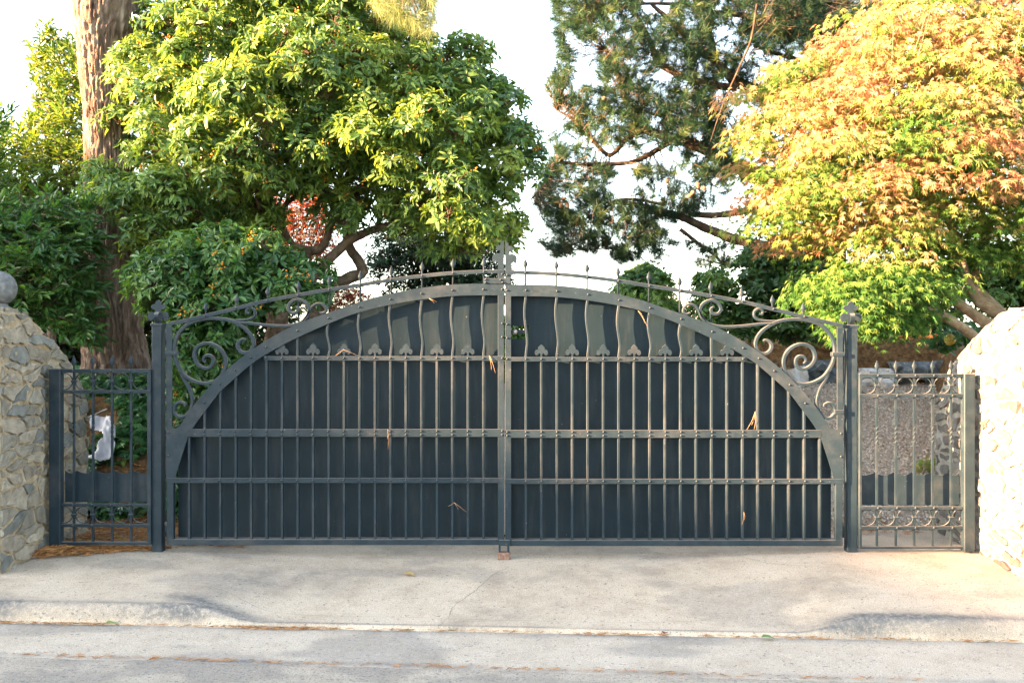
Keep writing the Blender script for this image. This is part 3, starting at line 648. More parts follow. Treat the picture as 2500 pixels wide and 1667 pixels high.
def rubble_wall(side, lab, mortar, mats, gap, hh, seed):
    rng = np.random.default_rng(seed)
    e = empty('stone_wall', (side*3.2, -0.6, -0.1), lab, 'wall', 'rubble walls flanking the gate')
    base = np.array([side*3.2, -0.6, -0.1])
    TH = 0.62
    # mortar core: profile swept through the thickness, roughened
    def W(y): return np.interp(y, [p[0] for p in PROF], [p[1] for p in PROF])
    ys = np.linspace(-0.66, 0.64, 44); nz = 56; nt_ = 16
    rows = []
    for y in ys:
        top = float(W(y)); loop = []
        for z in np.linspace(-0.15, top, nz): loop.append((0.0, z))
        for t in np.linspace(0, TH, nt_)[1:]: loop.append((t, top+0.05*math.sin(math.pi*t/TH)))
        for z in np.linspace(top, -0.15, 6)[1:]: loop.append((TH, z))
        rows.append(loop)
    V = []; Fc = []; m = len(rows[0])
    for i, lp in enumerate(rows):
        for t, z in lp:
            nz_ = mnoise.noise(Vector((ys[i]*7, z*7, t*7+seed)))*0.012+mnoise.noise(Vector((ys[i]*24, z*24, t*24+seed)))*0.006
            V.append((side*(3.2+t)-(side*nz_ if t < 0.3 else 0)-base[0], ys[i]-base[1], z+(nz_ if t > 0 else 0)-base[2]))
    for i in range(len(rows)-1):
        for k in range(m-1):
            f = (i*m+k, i*m+k+1, (i+1)*m+k+1, (i+1)*m+k); Fc.append(f if side > 0 else f[::-1])
    a = tuple(range(m)); b = tuple((len(rows)-1)*m+k for k in range(m)); Fc.append(a[::-1] if side > 0 else a); Fc.append(b if side > 0 else b[::-1])
    link('mortar_core', mesh('mortar_core', V, Fc, False), mortar, e)
    # the run of wall along the street
    VF = bevel_box(0.0, 6.0, 0, 0.5, -0.05, 1.70, 0.03)
    link('street_run', mesh('street_run', [(side*(v[0]+0.62), v[1]-0.05, v[2]) for v in VF[0]], VF[1] if side > 0 else [tuple(reversed(f)) for f in VF[1]]), mortar, e)
    def put(VF, o, u, v, n_):
        V = [np.array(o)+np.array(u)*p[0]+np.array(v)*p[1]+np.array(n_)*p[2]-base for p in VF[0]]
        flip = np.dot(np.cross(u, v), n_) < 0
        link('stone', mesh('stone', V, [tuple(reversed(f)) for f in VF[1]] if flip else VF[1]), mats[int(rng.random()*len(mats))], e)
    dom = [(-0.655, -0.12)]+[(0.635, -0.12)]+[(a, b-0.006) for a, b in PROF[::-1]]
    for c in cells(dom, 0.225, 0.092, rng, 0.5):
        s = stone(c, gap*(0.6+0.8*rng.random()), hh*(0.5+rng.random()), rng)
        if s: put(s, (side*3.2, 0, 0), (0, 1, 0), (0, 0, 1), (-side, 0, 0))
    # sloping top
    for k in range(len(PROF)-1):
        (y0, z0), (y1, z1) = PROF[k], PROF[k+1]; L = math.hypot(y1-y0, z1-z0)
        u = np.array([0, (y1-y0)/L, (z1-z0)/L]); n_ = np.array([0, -u[2], u[1]])
        for c in cells([(0, 0.01), (L, 0.01), (L, TH-0.02), (0, TH-0.02)], 0.16, 0.15, rng):
            s = stone(c, gap*1.1, hh*0.7, rng)
            if s: put(s, (side*3.2, y0, z0+0.02), u, (side, 0, 0), n_)
    # street end
    for c in cells([(0, -0.12), (1.9, -0.12), (1.9, 1.57), (0, 1.57)], 0.24, 0.13, rng):
        s = stone(c, gap, hh, rng)
        if s: put(s, (side*3.2, -0.66, 0), (side, 0, 0), (0, 0, 1), (0, -1, 0))
    return e
rubble_wall(-1, 'grey and tan rubble stone wall in shade left of the gate', M['mortar'], M['stones'], 0.013, 0.013, 11)
rubble_wall(1, 'sunlit pale rubble stone wall right of the gate', M['mortar_pale'], M['stones_pale'], 0.024, 0.011, 23)
def ico_stone(rx, ry, rz, seed, amp=0.22, n=14):
    V = []; Fc = []
    for i in range(n+1):
        th = math.pi*i/n
        for k in range(2*n):
            ph = math.pi*k/n; d = Vector((math.sin(th)*math.cos(ph), math.sin(th)*math.sin(ph), math.cos(th)))
            r = 1+amp*mnoise.noise(d*1.6+Vector((seed, 0, 0)))*2+amp*0.35*mnoise.noise(d*5+Vector((0, seed, 0)))
            p = Vector((d.x*rx, d.y*ry, d.z*rz))*r
            V.append(p)
    for i in range(n):
        for k in range(2*n): Fc.append((i*2*n+k, (i+1)*2*n+k, (i+1)*2*n+(k+1) % (2*n), i*2*n+(k+1) % (2*n)))
    return V, Fc
V, Fc = ico_stone(0.112, 0.112, 0.112, 3, 0.01, 24)
ballE = empty('stone_ball', (-3.335, -0.40, 1.60), 'weathered round stone ball on top of the left stone wall', 'stone ball')
link('ball', mesh('ball', [(v[0], v[1], v[2]+0.145) for v in V], Fc, True), M['ball'], ballE)
link('base', mesh('base', *lathe([(-0.04, 0.085), (0.015, 0.085), (0.03, 0.06), (0.05, 0.05)], 20)), M['ball'], ballE)
# boulders edging the bed
BL = [((2136, 925), 6.15, 0.27, 0.2, 0.20, 2, 'white angular boulder at the gravel edge, nearest the right gate post'),
      ((2200, 912), 6.3, 0.26, 0.2, 0.22, 1, 'dark veined boulder at the gravel edge, next to the white one'),
      ((2252, 908), 6.35, 0.20, 0.2, 0.20, 0, 'dark boulder in the middle of the gravel edge'),
      ((2310, 906), 6.35, 0.27, 0.2, 0.22, 0, 'dark square boulder at the gravel edge, nearest the right wall'),
      ((1935, 925), 6.2, 0.24, 0.2, 0.24, 2, 'white boulder seen through the scrolls of the right gate leaf'),
      ((2005, 910), 6.35, 0.30, 0.22, 0.24, 0, 'dark boulder beside the right gate post, seen through the scroll'),
      ((1850, 905), 6.4, 0.30, 0.22, 0.22, 1, 'grey boulder hidden mostly behind the right gate arch'),
      ((2350, 1090), 1.5, 0.20, 0.18, 0.17, 1, 'grey stone low behind the right side fence at the wall foot')]
for i, ((px, py), y, a, b, c, m, lab) in enumerate(BL):
    V, Fc = ico_stone(a*0.92, b, c*0.85, 5+i*3.1, 0.42, 9)
    V = [Vector((max(-a*0.9, min(a*0.9, v.x)), v.y, max(-c, min(c*0.7, v.z)))) for v in V]
    link('boulder', mesh('boulder', V, Fc), M['boulder'][m], label=lab, cat='boulder', group='boulders edging the bed', loc=at(px, py, y))

# ------------------------------------------------------------------ plants
def nrm(a): return a/(np.linalg.norm(a, axis=-1, keepdims=True)+1e-9)
LEAF_V = np.array([(0, 0, 0), (0.28, -0.44, 0.07), (0.66, -0.40, 0.02), (1, 0, -0.14), (0.66, 0.40, 0.02), (0.28, 0.44, 0.07), (0.5, 0, -0.02)])
LEAF_F = np.array([(0, 1, 6), (1, 2, 6), (2, 3, 6), (3, 4, 6), (4, 5, 6), (5, 0, 6)])
def star(tips, valley, droop=0.12):
    V = [(0.0, 0, 0)]; n = len(tips)
    for i, (a, r) in enumerate(tips):
        a = math.radians(a); V.append((r*math.cos(a)+0.15, r*math.sin(a), -droop*r))
        if i < n-1:
            b = math.radians((tips[i][0]+tips[i+1][0])/2); V.append((valley*math.cos(b)+0.15, valley*math.sin(b), 0.03))
    return np.array(V), np.array([(0, i, i+1) for i in range(1, len(V)-1)])
MAPLE_V, MAPLE_F = star([(-125, 0.42), (-80, 0.75), (-38, 0.98), (0, 1.1), (38, 0.98), (80, 0.75), (125, 0.42)], 0.26, 0.22)
IVY_V, IVY_F = star([(-150, 0.4), (-70, 0.8), (-30, 0.65), (0, 1.0), (30, 0.65), (70, 0.8), (150, 0.4)], 0.5, 0.1)
NEED_V = np.array([(0, -0.5, 0), (0, 0.5, 0), (1, 0, -0.06)]); NEED_F = np.array([(0, 1, 2)])
def scatter(TV, TF, O, Xa, Nh, L, W, col):
    O = np.asarray(O); n = len(O); Xa = nrm(Xa); Y = nrm(np.cross(Nh, Xa)); Zv = np.cross(Xa, Y)
    L = np.broadcast_to(L, (n,)); W = np.broadcast_to(W, (n,))
    v = O[:, None]+Xa[:, None]*(TV[None, :, 0:1]*L[:, None, None])+Y[:, None]*(TV[None, :, 1:2]*W[:, None, None])+Zv[:, None]*(TV[None, :, 2:3]*L[:, None, None])
    k = len(TV); T = (TF[None]+(np.arange(n)*k)[:, None, None]).reshape(-1, 3)
    return v.reshape(-1, 3), T, np.repeat(np.asarray(col), k, 0)
def leaf_obj(name, sets, mat, root, kind='stuff', label=None):
    V = []; T = []; C = []; o = 0
    for v, t, c in sets: V.append(v); T.append(t+o); C.append(c); o += len(v)
    V = np.concatenate(V)
    if root is not None: V = V-np.array(root.location)
    return link(name, fast_mesh(name, V, np.concatenate(T), np.concatenate(C)), mat, root, kind=kind, label=label)
def pip(P, x, y):
    inside = np.zeros(len(x), bool); n = len(P)
    for i in range(n):
        (x1, y1), (x2, y2) = P[i], P[(i+1) % n]
        c = ((y1 > y) != (y2 > y)) & (x < (x2-x1)*(y-y1)/((y2-y1) or 1e-9)+x1); inside ^= c
    return inside
def edge_dist(P, x, y):
    d = np.full(len(x), 1e9); n = len(P)
    for i in range(n):
        a = np.array(P[i], float); b = np.array(P[(i+1) % n], float); ab = b-a
        t = np.clip(((x-a[0])*ab[0]+(y-a[1])*ab[1])/(ab@ab+1e-9), 0, 1)
        d = np.minimum(d, np.hypot(x-a[0]-t*ab[0], y-a[1]-t*ab[1]))
    return d
def crown_points(P, y0, half, n, rng, emax=160, inset=0):
    xs = [p[0] for p in P]; ys = [p[1] for p in P]; out = np.zeros((0, 3))
    while len(out) < n:
        x = rng.uniform(min(xs), max(xs), n*3); y = rng.uniform(min(ys), max(ys), n*3)
        k = pip(P, x, y); x = x[k]; y = y[k]; e = edge_dist(P, x, y); k = e > inset; x, y, e = x[k], y[k], e[k]
        hd = half*np.sqrt(np.clip(e/emax, 0.02, 1)); yy = y0+rng.uniform(-1, 1, len(x))*hd
        D = yy-CAMY; out = np.concatenate([out, np.stack([(x-1250)/F*D, yy, CAMZ-(y-833.5)/F*D], 1)])
    return out[:n]
def even_points(P, y0, half, n, rng, emax, inset):
    # the same, spread evenly over the outline
    C = crown_points(P, y0, half, n*5, rng, emax, inset); D = C[:, 1]-CAMY
    q = np.stack([C[:, 0]/D*F, C[:, 2]/D*F, C[:, 1]*55], 1); got = []; used = np.zeros(len(C), bool); d = 90.0
    while len(got) < n and d > 1:
        for i in range(len(C)):
            if used[i]: continue
            if not got or np.min(np.sum((q[got]-q[i])**2, 1)) > d*d:
                got.append(i); used[i] = True
                if len(got) >= n: break
        d *= 0.86
    return C[got]
def pal(cols, u):
    cols = np.array(cols); u = np.clip(u, 0, 0.9999)*(len(cols)-1); i = u.astype(int); f = (u-i)[:, None]
    return cols[i]*(1-f)+cols[i+1]*f
def rosettes(tips, dirs, nl, L, W, cols, rng, cu, droop=0.25, spread=(50, 95)):
    n = len(tips); d = nrm(dirs); a = nrm(np.cross(d, np.array([0.31, 0.2, 0.93])+rng.normal(0, 0.1, (n, 3)))); b = np.cross(d, a)
    k = np.arange(nl)[None]; az = 2*np.pi*(k/nl)+rng.uniform(0, 6.28, (n, 1))+rng.normal(0, 0.25, (n, nl))
    sp = np.radians(rng.uniform(spread[0], spread[1], (n, nl)))
    rad = a[:, None]*np.cos(az)[..., None]+b[:, None]*np.sin(az)[..., None]
    X = d[:, None]*np.cos(sp)[..., None]+rad*np.sin(sp)[..., None]; X[..., 2] -= droop*rng.uniform(0.3, 1.5, (n, nl))
    X = nrm(X); Nh = d[:, None]-X*0.2+rng.normal(0, 0.25, (n, nl, 3))
    O = tips[:, None]+X*0.01-d[:, None]*rng.uniform(0, 0.05, (n, nl, 1))
    m = n*nl; Ls = L*rng.uniform(0.45, 1.3, m)
    u = np.clip(np.repeat(cu, nl)+rng.normal(0, 0.17, m), 0, 1)
    c = pal(cols, u)*rng.uniform(0.75, 1.25, (m, 1))
    return scatter(LEAF_V, LEAF_F, O.reshape(-1, 3), X.reshape(-1, 3), Nh.reshape(-1, 3), Ls, Ls*W, c)
def clump_tips(C, R, per, rng, up=0.35, squash=0.8):
    n = len(C); d = nrm(rng.normal(0, 1, (n, per, 3))); d[..., 2] = np.where(d[..., 2] < -0.35, -d[..., 2], d[..., 2])
    r = R[:, None]*rng.uniform(0.45, 1.0, (n, per))**0.6
    p = C[:, None]+d*r[..., None]*np.array([1, 1, squash]); dd = d+np.array([0, 0, up])
    return p.reshape(-1, 3), dd.reshape(-1, 3), np.repeat(np.arange(n), per)
def twig_set(A, B, r):
    """three-sided sticks from A to B"""
    A = np.asarray(A); B = np.asarray(B); n = len(A); d = nrm(B-A); a = nrm(np.cross(d, [0.3, 0.9, 0.2])); b = np.cross(d, a)
    r = np.broadcast_to(r, (n,))[:, None]; V = []
    for P, s in ((A, 1.0), (B, 0.45)):
        for k in range(3):
            t = 2*np.pi*k/3; V.append(P+(a*math.cos(t)+b*math.sin(t))*r*s)
    V = np.stack(V, 1); T = np.array([(0, 1, 4), (0, 4, 3), (1, 2, 5), (1, 5, 4), (2, 0, 3), (2, 3, 5)])
    return V.reshape(-1, 3), (T[None]+(np.arange(n)*6)[:, None, None]).reshape(-1, 3)
def twig_obj(sets, mat, root, name='twigs'):
    V = []; T = []; o = 0
    for v, t in sets: V.append(v); T.append(t+o); o += len(v)
    return link(name, fast_mesh(name, np.concatenate(V)-np.array(root.location), np.concatenate(T)), mat, root, kind='stuff')
def limb(root, pts, radii, mat, n=9, seg=6, name='limb', rough=0.18, seed=1):
    """pts: world points"""
    P = crom(pts, seg); t = np.linspace(0, 1, len(P)); R = np.interp(t, np.linspace(0, 1, len(radii)), radii)
    V, Fc = tube(P, R, n, rough, seed)
    return link(name, mesh(name, [tuple(np.array(v)-np.array(root.location)) for v in V], Fc, True), mat, root), P
def bent(A, B, rng, k=3, j=0.12):
    A = np.array(A); B = np.array(B); L = np.linalg.norm(B-A); return [A+(B-A)*i/(k+1)+(rng.normal(0, j*L, 3) if 0 < i < k+1 else 0) for i in range(k+2)]
def pxs(pts, y): return [at(p[0], p[1], (y if len(p) < 3 else p[2])) for p in pts]

# --- tall conifer with the furrowed trunk
rng = np.random.default_rng(101)
TY = 2.7
path = [(295, 990), (284, 900), (274, 800), (268, 700), (265, 600), (263, 500), (262, 400), (258, 250), (258, 120), (262, 0), (275, -200), (300, -500), (320, -900)]
rpx = [95, 80, 68, 60, 56, 54, 52, 54, 66, 84, 66, 45, 30]
root = empty('conifer_tree', at(295, 990, TY), 'tall old conifer with thick furrowed red brown trunk behind the left post', 'tree')
P = crom([at(a, b, TY) for a, b in path], 22); R = np.interp(np.linspace(0, 1, len(P)), np.linspace(0, 1, len(rpx)), rpx)*(TY-CAMY)/F
n = 170; V = []; Fc = []
for i in range(len(P)):
    for k in range(n):
        a = 2*math.pi*k/n; z = P[i, 2]; q = Vector((math.cos(a)*6.0, math.sin(a)*6.0, z*2.0))
        wob = mnoise.noise(Vector((math.cos(a)*1.5, math.sin(a)*1.5, z*1.3)))
        f1 = min(1, abs(mnoise.noise(q+Vector((wob*1.2, wob, 0))))*5.5)
        f2 = min(1, abs(mnoise.noise(q*1.9+Vector((5, 1, z*1.2))))*5.0)
        f3 = min(1, abs(mnoise.noise(Vector((math.cos(a)*4, math.sin(a)*4, z*9+wob*2))))*6.0)
        pz = mnoise.noise(Vector((math.cos(a)*22, math.sin(a)*22, z*14)))
        h = min(f1, 0.45+0.55*f2, 0.55+0.45*f3)
        r = R[i]*(1+0.06*wob)+0.042*(h-0.8)+0.007*pz
        V.append((P[i, 0]+r*math.cos(a)-root.location.x, P[i, 1]+r*math.sin(a)-root.location.y, z-root.location.z))
for i in range(len(P)-1):
    for k in range(n): Fc.append((i*n+k, i*n+(k+1) % n, (i+1)*n+(k+1) % n, (i+1)*n+k))
link('trunk', mesh('trunk', V, Fc, True), M['bark'], root)
limb(root, pxs([(330, 60), (420, 45), (500, 22), (580, -30), (680, -120)], TY), [0.10, 0.085, 0.07, 0.06, 0.05], M['bark'], 12)
limb(root, pxs([(240, 60), (330, -60), (420, -200)], TY), [0.15, 0.14, 0.12], M['bark'], 12)
limb(root, pxs([(290, -420, TY), (560, -430, 2.2), (800, -300, 1.6), (960, -90, 1.3)], TY), [0.12, 0.09, 0.05, 0.015], M['bark'], 9)
def tufts(tips, dirs, nn, L, W, cols, rng, cu, cone=75, back=0.10):
    n = len(tips); d = nrm(dirs); a = nrm(np.cross(d, np.array([0.3, 0.9, 0.2]))); b = np.cross(d, a)
    az = rng.uniform(0, 6.283, (n, nn)); sp = np.radians(rng.uniform(12, cone, (n, nn)))
    X = d[:, None]*np.cos(sp)[..., None]+(a[:, None]*np.cos(az)[..., None]+b[:, None]*np.sin(az)[..., None])*np.sin(sp)[..., None]
    O = tips[:, None]-d[:, None]*rng.uniform(0, back, (n, nn, 1)); m = n*nn; Ls = L*rng.uniform(0.7, 1.15, m)
    X[..., 2] -= 0.10
    Nh = rng.normal(0, 1, (m, 3)); c = pal(cols, np.clip(np.repeat(cu, nn)+rng.normal(0, 0.15, m), 0, 1))*rng.uniform(0.75, 1.25, (m, 1))
    return scatter(NEED_V, NEED_F, O.reshape(-1, 3), X.reshape(-1, 3), Nh, Ls, W, c)
C = crown_points([(880, -60), (900, 45), (960, 70), (1010, 95), (1060, 100), (1085, 60), (1095, -60)], 1.35, 0.35, 150, rng, 60, 22)
dirs = np.array([0.15, -0.1, -0.8])+rng.normal(0, 0.45, C.shape)
hub = np.array(at(985, -110, 1.35))
sets = [tufts(C, dirs, 55, 0.155, 0.0022, [(0.12, 0.17, 0.055), (0.21, 0.25, 0.09), (0.29, 0.32, 0.13)], rng, rng.random(len(C)), 60, 0.14)]
C2 = crown_points([(300, -900), (800, -700), (1000, -250), (700, -330), (300, -500), (-200, -400), (-300, -800)], TY, 1.2, 260, rng)
sets.append(tufts(C2, np.array([0.1, -0.2, -0.5])+rng.normal(0, 0.6, C2.shape), 24, 0.17, 0.004, [(0.10, 0.14, 0.05), (0.22, 0.24, 0.08)], rng, rng.random(len(C2)), 70, 0.14))
leaf_obj('crown', sets, M['needle'], root)
twig_obj([twig_set(C-dirs*0.1, np.repeat(hub[None], len(C), 0)+rng.normal(0, 0.05, C.shape), 0.004)], M['bark'], root)

# --- evergreen tree with orange berries
GREEN = [(0.050, 0.115, 0.045), (0.085, 0.17, 0.050), (0.14, 0.235, 0.055), (0.21, 0.31, 0.065), (0.30, 0.35, 0.09)]
def berry_set(tips, per, rng, rad=0.008):
    n = len(tips)*per; p = np.repeat(tips, per, 0)+rng.normal(0, 0.018, (n, 3)); OV = np.array([(1, 0, 0), (-1, 0, 0), (0, 1, 0), (0, -1, 0), (0, 0, 1), (0, 0, -1.0)])
    OF = np.array([(0, 2, 4), (2, 1, 4), (1, 3, 4), (3, 0, 4), (2, 0, 5), (1, 2, 5), (3, 1, 5), (0, 3, 5)])
    return scatter(OV, OF, p, np.tile([1., 0, 0], (n, 1)), np.tile([0., 0, 1], (n, 1)), rad*rng.uniform(0.7, 1.2, n), rad, pal([(0.50, 0.16, 0.02), (0.62, 0.30, 0.04)], rng.random(n)))
def bush(name, label, cat, base, P, y0, half, ncl, R, per, nl, L, W, cols, seed, group=None, limbs=None, berries=0, cshift=0.0, emax=160, stemr=0.05, mat='leaf', limbmat='limb', up=0.35, droop=0.25, inset=18, hub=None, nb=26):
    rng = np.random.default_rng(seed); root = empty(name, base, label, cat, group)
    C = even_points(P, y0, half, ncl, rng, emax, inset)
    Rr = rng.uniform(0.7, 1.25, ncl)*R
    tips, dirs, idx = clump_tips(C, Rr, per, rng, up)
    cu = np.clip(0.42+cshift+rng.normal(0, 0.16, ncl), 0, 1)[idx]+rng.normal(0, 0.06, len(idx))
    sets = [rosettes(tips, dirs, nl, L, W, cols, rng, cu, droop)]
    leaf_obj('crown', sets, M[mat], root)
    if berries:
        k = rng.choice(len(tips), berries, replace=False); leaf_obj('berries', [berry_set(tips[k]+nrm(dirs[k])*0.02, 7, rng)], M['litter'], root)
    # trunk, limbs to the clumps, twigs inside the clumps
    b = np.array(base); hubp = np.array(hub) if hub is not None else np.array([b[0]*0.6+C[:, 0].mean()*0.4, y0, b[2]*0.55+C[:, 2].mean()*0.45])
    tr, TP = limb(root, bent(b-np.array([0, 0, 0.1]), hubp, rng, 2, 0.05), [stemr*1.5, stemr, stemr*0.9], M[limbmat], 10, 6, 'trunk')
    nodes = [hubp]
    if limbs:
        for pts, rad in limbs:
            _, q = limb(root, pts, rad, M[limbmat], 10); nodes += list(q[::3])
    order = np.argsort(np.linalg.norm(C-hubp, axis=1)); k = 0; thick = [0.6*stemr]*len(nodes); ts = []
    for j in order[:]:
        nd = np.array(nodes); d = np.linalg.norm(nd-C[j], axis=1)+0.15*np.linalg.norm(nd-hubp, axis=1); q = int(np.argmin(d))
        pth = bent(nodes[q], C[j], rng, 2, 0.08)
        if k < nb:
            limb(root, pth, [max(0.007, thick[q]*0.75), 0.006], M[limbmat], 6, 3, seed=k)
        else: ts.append(twig_set(np.array(pth[:-1]), np.array(pth[1:]), 0.006))
        nodes.append(C[j]); thick.append(max(0.008, thick[q]*0.7)); k += 1
    sel = rng.random(len(tips)) < 0.5
    ts.append(twig_set(C[idx[sel]], tips[sel], 0.0032))
    twig_obj(ts, M[limbmat], root)
    return root
EVER = [(300, 240), (290, 170), (330, 100), (370, 40), (420, 0), (480, -60), (900, -70), (940, 30), (1090, 95), (1170, 130), (1235, 190), (1255, 240), (1275, 290), (1310, 330), (1322, 400), (1290, 450), (1265, 440), (1245, 520), (1280, 560), (1255, 600), (1190, 625), (1130, 650), (1050, 610), (970, 560), (900, 525), (850, 560), (780, 510), (720, 490), (665, 540), (620, 590), (560, 560), (480, 570), (420, 600), (350, 640), (320, 560), (235, 490), (230, 430), (290, 390), (280, 330)]
LB = [(pxs([(745, 800), (790, 737), (814, 702), (854, 678), (884, 664), (874, 636), (857, 611), (848, 581), (851, 550), (862, 500), (890, 440)], 2.55), [0.065, 0.058, 0.055, 0.05, 0.045, 0.04, 0.03]),
      (pxs([(690, 700), (729, 639), (759, 613), (781, 608), (797, 584), (808, 544), (830, 490), (850, 420)], 2.5), [0.055, 0.045, 0.04, 0.035, 0.025]),
      (pxs([(740, 700), (781, 660), (814, 623), (854, 587), (888, 570), (925, 556), (990, 540), (1060, 500), (1130, 430)], 2.35), [0.05, 0.045, 0.045, 0.04, 0.035, 0.025, 0.02]),
      (pxs([(760, 613), (716, 596), (695, 565), (689, 532), (701, 495), (738, 473), (790, 440)], 2.45), [0.03, 0.03, 0.026, 0.02]),
      (pxs([(625, 760), (612, 640), (605, 560), (600, 480), (560, 400), (520, 300)], 2.6), [0.10, 0.085, 0.08, 0.07, 0.05, 0.03]),
      (pxs([(612, 600), (640, 480), (660, 400), (700, 280), (760, 180)], 2.5), [0.06, 0.055, 0.045, 0.03]),
      (pxs([(1020, 440), (1060, 520), (1130, 580), (1190, 620)], 2.1), [0.012, 0.010, 0.006])]
bush('evergreen_tree', 'broad glossy evergreen tree with orange berries, half sunlit, over the left gate leaf', 'tree', at(680, 900, 2.6), EVER, 2.35, 1.20, 350, 0.23, 40, 8, 0.078, 0.37, GREEN, 201, limbs=LB, berries=420, emax=190, stemr=0.11, hub=at(660, 720, 2.55), nb=40, inset=4)
SH = [(285, 700), (335, 655), (420, 600), (500, 560), (600, 575), (710, 605), (795, 680), (790, 750), (640, 760), (600, 800), (580, 1030), (420, 1050), (415, 800), (330, 735)]
bush('rounded_shrub', 'rounded green shrub with orange berries right behind the scrolls of the left gate leaf', 'shrub', at(520, 1080, 1.2), SH, 1.15, 0.42, 84, 0.20, 34, 8, 0.077, 0.38, [(0.026, 0.078, 0.030), (0.046, 0.125, 0.038), (0.075, 0.165, 0.042), (0.12, 0.21, 0.055)], 202, berries=80, emax=90, stemr=0.035)
# --- laurels on the left
LAU = [(0.020, 0.062, 0.022), (0.034, 0.100, 0.030), (0.062, 0.145, 0.034), (0.10, 0.19, 0.04)]
def sprays(C, D, nleaf, L, W, cols, rng, cu, ln=0.42, TV=LEAF_V, TF=LEAF_F, flat=0.7):
    """leafy shoots: leaves alternate on both sides of a nearly level twig"""
    n = len(C); d = nrm(D); up = nrm(np.array([0, -0.15, 1.0])+rng.normal(0, 0.25, (n, 3))); s = nrm(np.cross(up, d)); up = np.cross(d, s)
    t = np.tile(np.linspace(0.1, 1, nleaf)[None], (n, 1)); sg = np.where(np.arange(nleaf) % 2 == 0, 1, -1)[None]
    O = C[:, None]+d[:, None]*(t*ln)[..., None]; O[..., 2] -= 0.12*ln*t*t
    X = s[:, None]*(sg*(1.05-0.6*t))[..., None]+d[:, None]*(0.55+0.7*t)[..., None]+rng.normal(0, 0.16, (n, nleaf, 3)); X[..., 2] -= 0.12
    Nh = up[:, None]+rng.normal(0, 0.3, (n, nleaf, 3)); m = n*nleaf; Ls = L*rng.uniform(0.7, 1.15, m)
    c = pal(cols, np.clip(np.repeat(cu, nleaf)+rng.normal(0, 0.13, m), 0, 1))*rng.uniform(0.75, 1.25, (m, 1))
    return scatter(TV, TF, O.reshape(-1, 3), X.reshape(-1, 3), Nh.reshape(-1, 3), Ls, Ls*W, c), twig_set(C, C+d*ln-np.array([0, 0, 0.12*ln]), 0.0035)
def spray_bush(name, label, cat, base, P, y0, half, ns, L, W, nleaf, ln, cols, seed, bias=(0.6, -0.6, 0.1), cshift=0, emax=140, mat='leaf', group=None, stemr=0.04, TV=LEAF_V, TF=LEAF_F, extra=None, limbmat='limb'):
    rng = np.random.default_rng(seed); root = empty(name, base, label, cat, group)
    C = crown_points(P, y0, half, ns, rng, emax, 6)
    if extra is not None: C = np.concatenate([C, extra])
    D = np.array(bias)+rng.normal(0, 0.55, C.shape)
    cu = np.clip(0.4+cshift+0.5*(N3.fbm(C[:, 0]*1.7+9, C[:, 2]*1.7)-0.47)*2+rng.normal(0, 0.12, len(C)), 0, 1)
    A, Tw = sprays(C-nrm(D)*ln*0.5, D, nleaf, L, W, cols, rng, cu, ln, TV, TF)
    leaf_obj('crown', [A], M[mat], root); b = np.array(base); h = C.mean(0)
    ts = [Tw]
    limb(root, bent(b-np.array([0, 0, 0.1]), h, rng, 2, 0.05), [stemr*1.5, stemr, stemr*0.5], M[limbmat], 8, 6, 'trunk')
    for k in range(14): limb(root, bent(h*0.7+b*0.3, C[rng.integers(len(C))], rng, 2, 0.08), [stemr*0.5, 0.006], M[limbmat], 6, 3, seed=k)
    twig_obj(ts, M[limbmat], root)
    return root
spray_bush('laurel_shrub', 'dark green laurel hanging over the left stone wall behind the stone ball', 'shrub', at(60, 900, 1.9), [(-90, 520), (40, 500), (120, 470), (225, 500), (228, 690), (215, 760), (255, 790), (200, 850), (130, 800), (60, 770), (-90, 770)], 1.7, 0.7, 620, 0.105, 0.34, 11, 0.34, LAU, 301, (0.8, -0.5, 0.12))
spray_bush('tall_shrub', 'tall yellow green sunlit shrub left of the conifer trunk against the sky', 'shrub', at(120, 940, 4.4), [(85, 110), (125, 45), (160, 90), (222, 120), (260, 300), (250, 520), (100, 545), (-90, 560), (-70, 370), (50, 300), (95, 230), (75, 170)], 4.3, 0.8, 900, 0.10, 0.36, 9, 0.30, [(0.03, 0.08, 0.02), (0.07, 0.14, 0.025), (0.14, 0.21, 0.035), (0.20, 0.25, 0.05)], 302, (0.1, -0.5, 0.5), 0.15)
spray_bush('corner_laurel', 'few laurel sprigs against the sky at the left edge of the picture', 'shrub', at(-60, 940, 3.2), [(-140, 250), (-30, 240), (15, 280), (25, 330), (0, 400), (10, 520), (-140, 560)], 3.1, 0.4, 90, 0.11, 0.34, 9, 0.36, LAU, 303, (0.7, -0.4, 0.5), 0.25)
# dark masses behind
bush('dark_hedge', 'dense dark evergreen hedge in the shade behind the conifer trunk', 'hedge', at(240, 930, 6.2), [(-160, 500), (120, 470), (330, 470), (600, 480), (650, 560), (690, 660), (700, 900), (-160, 920)], 6.2, 0.8, 150, 0.36, 34, 7, 0.12, 0.42, [(0.010, 0.030, 0.014), (0.018, 0.050, 0.020), (0.035, 0.085, 0.025)], 304, mat='leaf_dull', nb=8, berries=0)
bush('dark_yew', 'dark small leaved tree behind the gate, left of the centre lily finial', 'tree', at(1080, 900, 7.2), [(900, 620), (930, 560), (980, 500), (1060, 470), (1150, 490), (1235, 580), (1245, 650), (1240, 780), (1100, 790), (880, 800), (950, 720), (890, 680)], 7.1, 0.7, 110, 0.26, 40, 7, 0.062, 0.42, [(0.008, 0.026, 0.012), (0.014, 0.042, 0.018), (0.030, 0.075, 0.024)], 305, mat='leaf_dull', nb=10)
